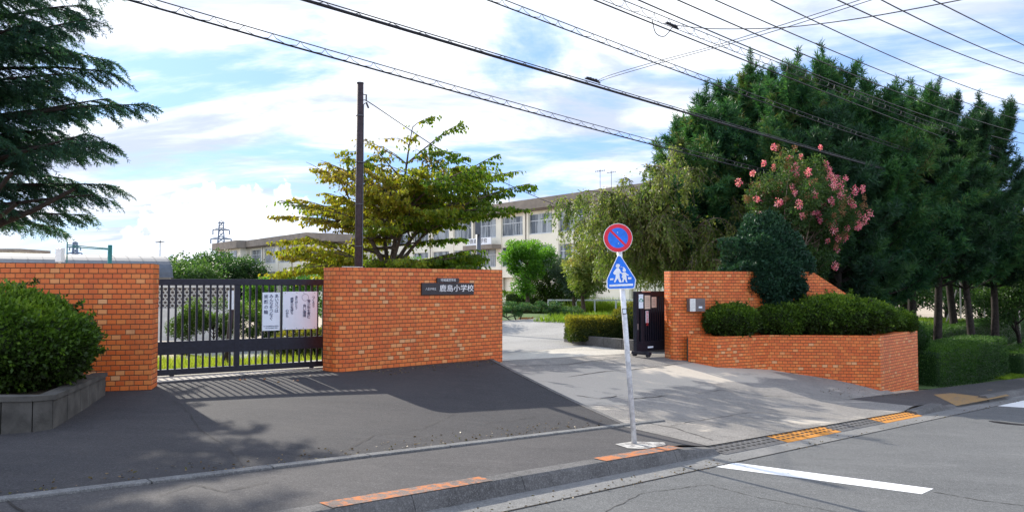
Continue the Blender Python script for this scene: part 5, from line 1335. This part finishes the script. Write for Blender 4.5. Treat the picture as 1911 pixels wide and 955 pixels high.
# green frame beyond the left wall
gf = thing('ball_net_frame', 'teal painted steel frame rising above the left brick wall', 'frame', (at(205, 480, 24).x, 24, -.3))
zt = at(205, 457, 24).z + .3; x_l = at(125, 470, 24).x - at(205, 470, 24).x; mb = MB(); mb.tube([(0, 0, 0), (0, 0, zt)], .065, 12); mb.build('post', M['teal'], gf, smooth=True)
mb = MB(); mb.tube([(x_l, 0, 0), (x_l, 0, zt + .1)], .018, 6); mb.build('post', M['teal'], gf)
mb = MB(); mb.tube([(x_l, 0, zt), (0, 0, zt - .12)], .018, 6); mb.tube([(x_l, 0, zt - .06), (0, 0, zt - .15)], .018, 6); mb.tube([(x_l, 0, zt - .60), (0, 0, zt - .72)], .018, 6); mb.build('crossbar', M['teal'], gf)
hb_ = thing('white_cabinet', 'small white cabinet on a post beside the teal frame', 'cabinet', (at(112, 480, 24.5).x, 24.5, -.3)); zc_ = at(112, 463, 24.5).z + .3
mb = MB(); mb.box(-.10, -.1, zc_ - .45, .10, .1, zc_); mb.build('case', M['white_metal'], hb_, bevel=.01); mb = MB(); mb.tube([(0, 0, 0), (0, 0, zc_ - .45)], .04, 8); mb.build('post', M['white_metal'], hb_)

# ------------------------------------------------------------------ netting posts and stakes under the pines
for i, (px, Y, h_, lb) in enumerate([(1770, 34, 2.6, 'leaning pale wooden stake between the two right pine trunks'), ]):
    b = px_loc(px - 8, Y); mb = MB(); mb.tube([b, (b[0] + .55, b[1], b[2] + 1.6)], .035, 6); tag(mb.build('stake', M['stake']), lb, 'stake')
npost = [(1705, 'first from the left'), (1791, 'between the stake and the thin trunk'), (1835, 'between the thin and thick right trunks'), (1878, 'right of the thick trunk'), (1900, 'at the far right')]
for px, w_ in npost:
    b = px_loc(px, 37); mb = MB(); mb.tube([b, (b[0], b[1], b[2] + 4.2)], .035, 6); tag(mb.build('net_post', M['stake']), 'thin pale netting post under the pines, ' + w_, 'post', 'netting posts under the pines')

# ------------------------------------------------------------------ poles and cables
up = thing('utility_pole', 'slim dark brown pole rising in front of the dogwood', 'pole', ((668 - CX) / F * 16, 16, -.15)); zt = at(668, 157, 16).z + .15
mb = MB(); mb.tube([(0, 0, 0), (.02, 0, zt)], [.085, .07], 16); mb.build('pole', M['wood_pole'], up, smooth=True)
mb = MB(); mb.tube([(.02, 0, zt), (.02, 0, zt + .03)], .075, 16); mb.build('cap', M['plate_black'], up)
mb = MB(); mb.tube([(.095, -.01, 0.4), (.095, -.01, zt - .45), (.13, -.01, zt - .42)], .012, 6); mb.build('conduit', M['cable_grey'], up)
mb = MB()
for z in (zt - .7, zt - 1.7, zt - 2.6, zt - 3.5): mb.tube([(.02, 0, z), (.02, 0, z + .015)], .088, 16)
mb.build('bands', M['cable_grey'], up)
mb = MB(); mb.tube([(.06, 0, zt - .22), (.17, 0, zt - .24)], .01, 6); mb.tube([(.15, 0, zt - .24), (.15, 0, zt - .36)], .016, 8); mb.tube([(.15, 0, zt - .40), (.20, 0, zt - .52)], .02, 8); mb.build('insulator_bracket', M['plate_black'], up)
sp2 = thing('utility_pole', 'short grey steel pole in front of the school name board', 'pole', (at(893, 500, 27).x, 27, -.4)); z2 = at(893, 412, 27).z + .4
mb = MB(); mb.tube([(0, 0, 0), (0, 0, z2)], .085, 12); mb.build('pole', M['cable_grey'], sp2, smooth=True)
mb = MB(); mb.box(-.12, -.2, z2 - .5, .08, -.08, z2 + .05); mb.build('box', M['cable_grey'], sp2)

def smooth_poly(P, n=6):
    P = [np.array(p) for p in P]; out = []
    Q = [2 * P[0] - P[1]] + P + [2 * P[-1] - P[-2]]
    for i in range(1, len(Q) - 2):
        for k in range(n):
            t = k / n; a, b, c, d = Q[i - 1], Q[i], Q[i + 1], Q[i + 2]
            out.append(.5 * ((2 * b) + (-a + c) * t + (2 * a - 5 * b + 4 * c - d) * t * t + (-a + 3 * b - 3 * c + d) * t ** 3))
    out.append(P[-1]); return out
def cable(label, pts, oc, r, spiral=0.0, gap=.0, pitch=.55, group='overhead cables along the street', r2=.008, mat='rubber'):
    """pts traced along the street in a vertical plane at offset oc; spiral = support wire with lashing"""
    # straight-line / parabola fit in plane for a clean catenary
    W = [on_o(px, py, oc) for px, py in pts]; s = np.array([xy2so(p.x, p.y)[0] for p in W]); z = np.array([p.z for p in W])
    deg = 2 if len(pts) > 2 else 1; cf = np.polyfit(s, z, deg, w=1 / np.array([p.y for p in W])); ss_ = np.linspace(s.min() - 3, s.max() + 6, 60)
    pos = [(*so2xy(a, oc), float(np.polyval(cf, a))) for a in ss_]
    t = thing('overhead_cable', label, 'cable', pos[0], 0, group)
    mb = MB(); mb.tube(pos, r, 6); mb.build('cable', M[mat], t, world=True)
    if gap:
        mb = MB(); mb.tube([(p[0], p[1], p[2] + gap) for p in pos], r2, 5); mb.build('support_wire', M[mat], t, world=True)
        mb = MB(); n = int((ss_[-1] - ss_[0]) / pitch); zz_ = []
        for k in range(n):
            a = ss_[0] + k * pitch
            for da, hh in ((0, 0.0), (pitch * .36, .25 * gap), (pitch * .5, 1.0 * gap), (pitch * .62, .45 * gap)):
                o_ = oc + .02 * math.sin(k * 2.1 + da * 9); zz_.append((*so2xy(a + da, o_), float(np.polyval(cf, a + da)) + hh))
        mb.tube(zz_, r2 * .62, 4, False); mb.build('lashing_wire', M[mat], t, world=True)
    return cf
cable('lowest lashed street cable, running from above the cedar to the pines', [(250, 6), (558, 82), (782, 148), (916, 196), (1095, 248), (1240, 278), (1600, 352), (1911, 414)], -3.6, .013, gap=.10, pitch=.42)
cable('thick black street cable crossing just above the middle of the sky', [(570, 0), (800, 70), (975, 125), (1110, 155), (1260, 205), (1480, 270), (1600, 302), (1911, 385)], -1.8, .020, gap=.045, pitch=.5)
cable('lashed street cable that leaves the top of the sky at its middle', [(925, 3), (1080, 64), (1200, 112), (1310, 155), (1480, 212), (1600, 247), (1850, 328), (1911, 350)], -1.8, .010, gap=.10, pitch=.42)
cable('plain street cable just under the upper lashed one', [(1105, 0), (1217, 42), (1330, 90), (1480, 148), (1600, 195), (1700, 235), (1911, 310)], -1.0, .012)
cable('upper lashed street cable meeting the crossing wire', [(1125, 0), (1262, 54), (1350, 90), (1460, 132), (1600, 184), (1700, 222), (1911, 300)], -1.0, .006, gap=.13, pitch=.42)
for (pts, oc, r, lb) in [([(1192, 0), (1310, 52), (1480, 125), (1600, 168), (1911, 268)], -.6, .011, 'plain street wire just right of the upper lashed cable'),
                         ([(1263, 0), (1390, 55), (1490, 97), (1683, 176), (1911, 250)], .2, .010, 'plain street wire, second right of the upper lashed cable'),
                         ([(1335, 0), (1480, 65), (1615, 120), (1705, 156), (1911, 226)], .6, .009, 'plain street wire, third right of the upper lashed cable'),
                         ([(1437, 0), (1532, 45), (1705, 123), (1769, 149), (1911, 196)], 1.0, .009, 'plain street wire, passing over the tallest pine'),
                         ([(1562, 0), (1629, 31), (1760, 88), (1911, 142)], 2.2, .009, 'third street wire from the top right corner'),
                         ([(1643, 0), (1687, 21), (1800, 76), (1911, 119)], 2.6, .009, 'second street wire from the top right corner'),
                         ([(1741, 0), (1757, 8), (1911, 85)], 3.0, .009, 'street wire nearest the top right corner')]:
    cable(lb, pts, oc, r)
def free_wire(label, W, r, name='service_wire'):
    P = [tuple(p) for p in smooth_poly([np.array(q) for q in W])]; t = tag(MB_tube(P, r, name), label, 'wire'); return t
def MB_tube(P, r, name): mb = MB(); mb.tube(P, r, 5); return mb.build(name, M['rubber'])
j2 = on_o(1115, 150, -1.8)
def lerpw(pa, pb, pts, ya, yb):
    n = len(pts); return [at(px, py, ya + (yb - ya) * i / (n - 1)) for i, (px, py) in enumerate(pts)]
yj = on_o(1118, 150, -1.8).y
free_wire('upper wire of the pair climbing right from the thick cable joint', lerpw(0, 0, [(1120, 158), (1124, 146), (1215, 118), (1330, 87), (1450, 50), (1600, 2), (1700, -30)], yj, 8), .005)
free_wire('lower wire of the pair climbing right from the thick cable joint', lerpw(0, 0, [(1117, 157), (1127, 149), (1218, 122), (1330, 91), (1450, 57), (1625, 1), (1720, -28)], yj, 8), .005)
yk = on_o(1262, 48, -1.0).y
free_wire('sagging wire crossing all the street wires at the top right', lerpw(0, 0, [(1262, 48), (1330, 54), (1440, 53), (1530, 45), (1640, 29), (1795, 0), (1860, -14)], yk, 7), .007)
Wp = [at(676, 187, 16), at(690, 192, 16.6), at(754, 235, 18.2), at(830, 284, 20), at(950, 345, 23), at(1056, 390, 26), at(1140, 420, 29)]
free_wire('thin wire descending from the dark pole to the right', Wp, .011)
def wire_joint(label, px, py, oc, loop=None):
    p = on_o(px, py, oc); t = thing('cable_joint', label, 'cable joint', p, R(45))
    for a, r_ in ((-.14, .020), (-.07, .026), (.0, .022), (.08, .028), (.14, .018)):
        jb = MB(); jb.tube([(a - .028, 0, .015), (a - .012, .004, .03), (a + .014, -.004, .034), (a + .03, 0, .02)], [r_ * .5, r_, r_, r_ * .5], 8); jb.build('connector', M['rubber'], t, smooth=True)
    jb = MB(); jb.tube([(-.2, 0, .012), (.2, 0, .012)], .012, 6); jb.build('clamp_bar', M['rubber'], t)
    if loop:
        jb = MB(); jb.tube([tuple(q) for q in smooth_poly([np.array(on_o(x_, y_, oc)) for x_, y_ in loop])], .008, 5); jb.build('wire_loop', M['rubber'], t, world=True)
wire_joint('knobbly wire joint on the thick street cable', 1106, 152, -1.8)
wire_joint('wire joint with a drooping loop on the upper lashed cable', 1254, 50, -1.0, [(1217, 38), (1224, 62), (1240, 68), (1256, 50)])
# manhole cover in the road
mh = ground_at(1885, 789); mb = MB(); sl = -.0425
mb.slab([(mh.x + .33 * math.cos(a), mh.y + .33 * math.sin(a)) for a in np.linspace(0, 2 * math.pi, 29)[:-1]], [mh.z - .02 + sl * (.33 * (math.cos(a) + math.sin(a))) for a in np.linspace(0, 2 * math.pi, 29)[:-1]], [mh.z + .004 + sl * (.33 * (math.cos(a) + math.sin(a))) for a in np.linspace(0, 2 * math.pi, 29)[:-1]])
tag(mb.build('manhole_cover', M['plate_black']), 'round dark manhole cover in the road at the right edge', 'manhole cover')
# fallen leaves in front of the gate and by the pavement
def litter(n, x0, x1, y0, y1, label):
    C = np.stack([rng.uniform(x0, x1, n), rng.uniform(y0, y1, n), np.zeros(n)], -1)
    for i in range(n): C[i, 2] = G(C[i, 0], C[i, 1]) + .012
    A = rng.normal(0, 1, (n, 3)); A[:, 2] *= .12; o = leaves('fallen_leaves', C, A, .05, .03, M['seed'], None); tag(o, label, 'leaves', None, 'stuff')
litter(26, -6, -3, 11.2, 12.6, 'scattered dry leaves along the foot of the closed gate')

def edge_litter(n, s0, s1, o0, o1, label, size=.032, mat='litter'):
    s_ = rng.uniform(s0, s1, n); o_ = o0 + (o1 - o0) * rng.random(n) ** 2; C = np.array([(*so2xy(a, b), 0) for a, b in zip(s_, o_)])
    for i in range(n): C[i, 2] = G(C[i, 0], C[i, 1]) + .010
    A = rng.normal(0, 1, (n, 3)); A[:, 2] *= .15; o = leaves('fallen_leaves', C, A, size * rng.uniform(.5, 1.3, n), size * .6, M[mat], None); tag(o, label, 'leaves', None, 'stuff')
edge_litter(260, -3, 6.8, 1.92, 1.66, 'dry leaf litter gathered in the gutter below the painted kerb')
edge_litter(150, 8, 24, 1.92, 1.70, 'dry litter in the gutter past the dropped kerb')
edge_litter(180, 6.0, 9.0, -4.55, -4.1, 'leaf litter at the foot of the nameplate wall')
edge_litter(240, 0, 7, -.08, -.5, 'litter caught along the raised concrete edging')
edge_litter(160, 14.6, 19.6, -.5, .3, 'litter along the foot of the brick planter wall')
print('objects', len(bpy.data.objects))
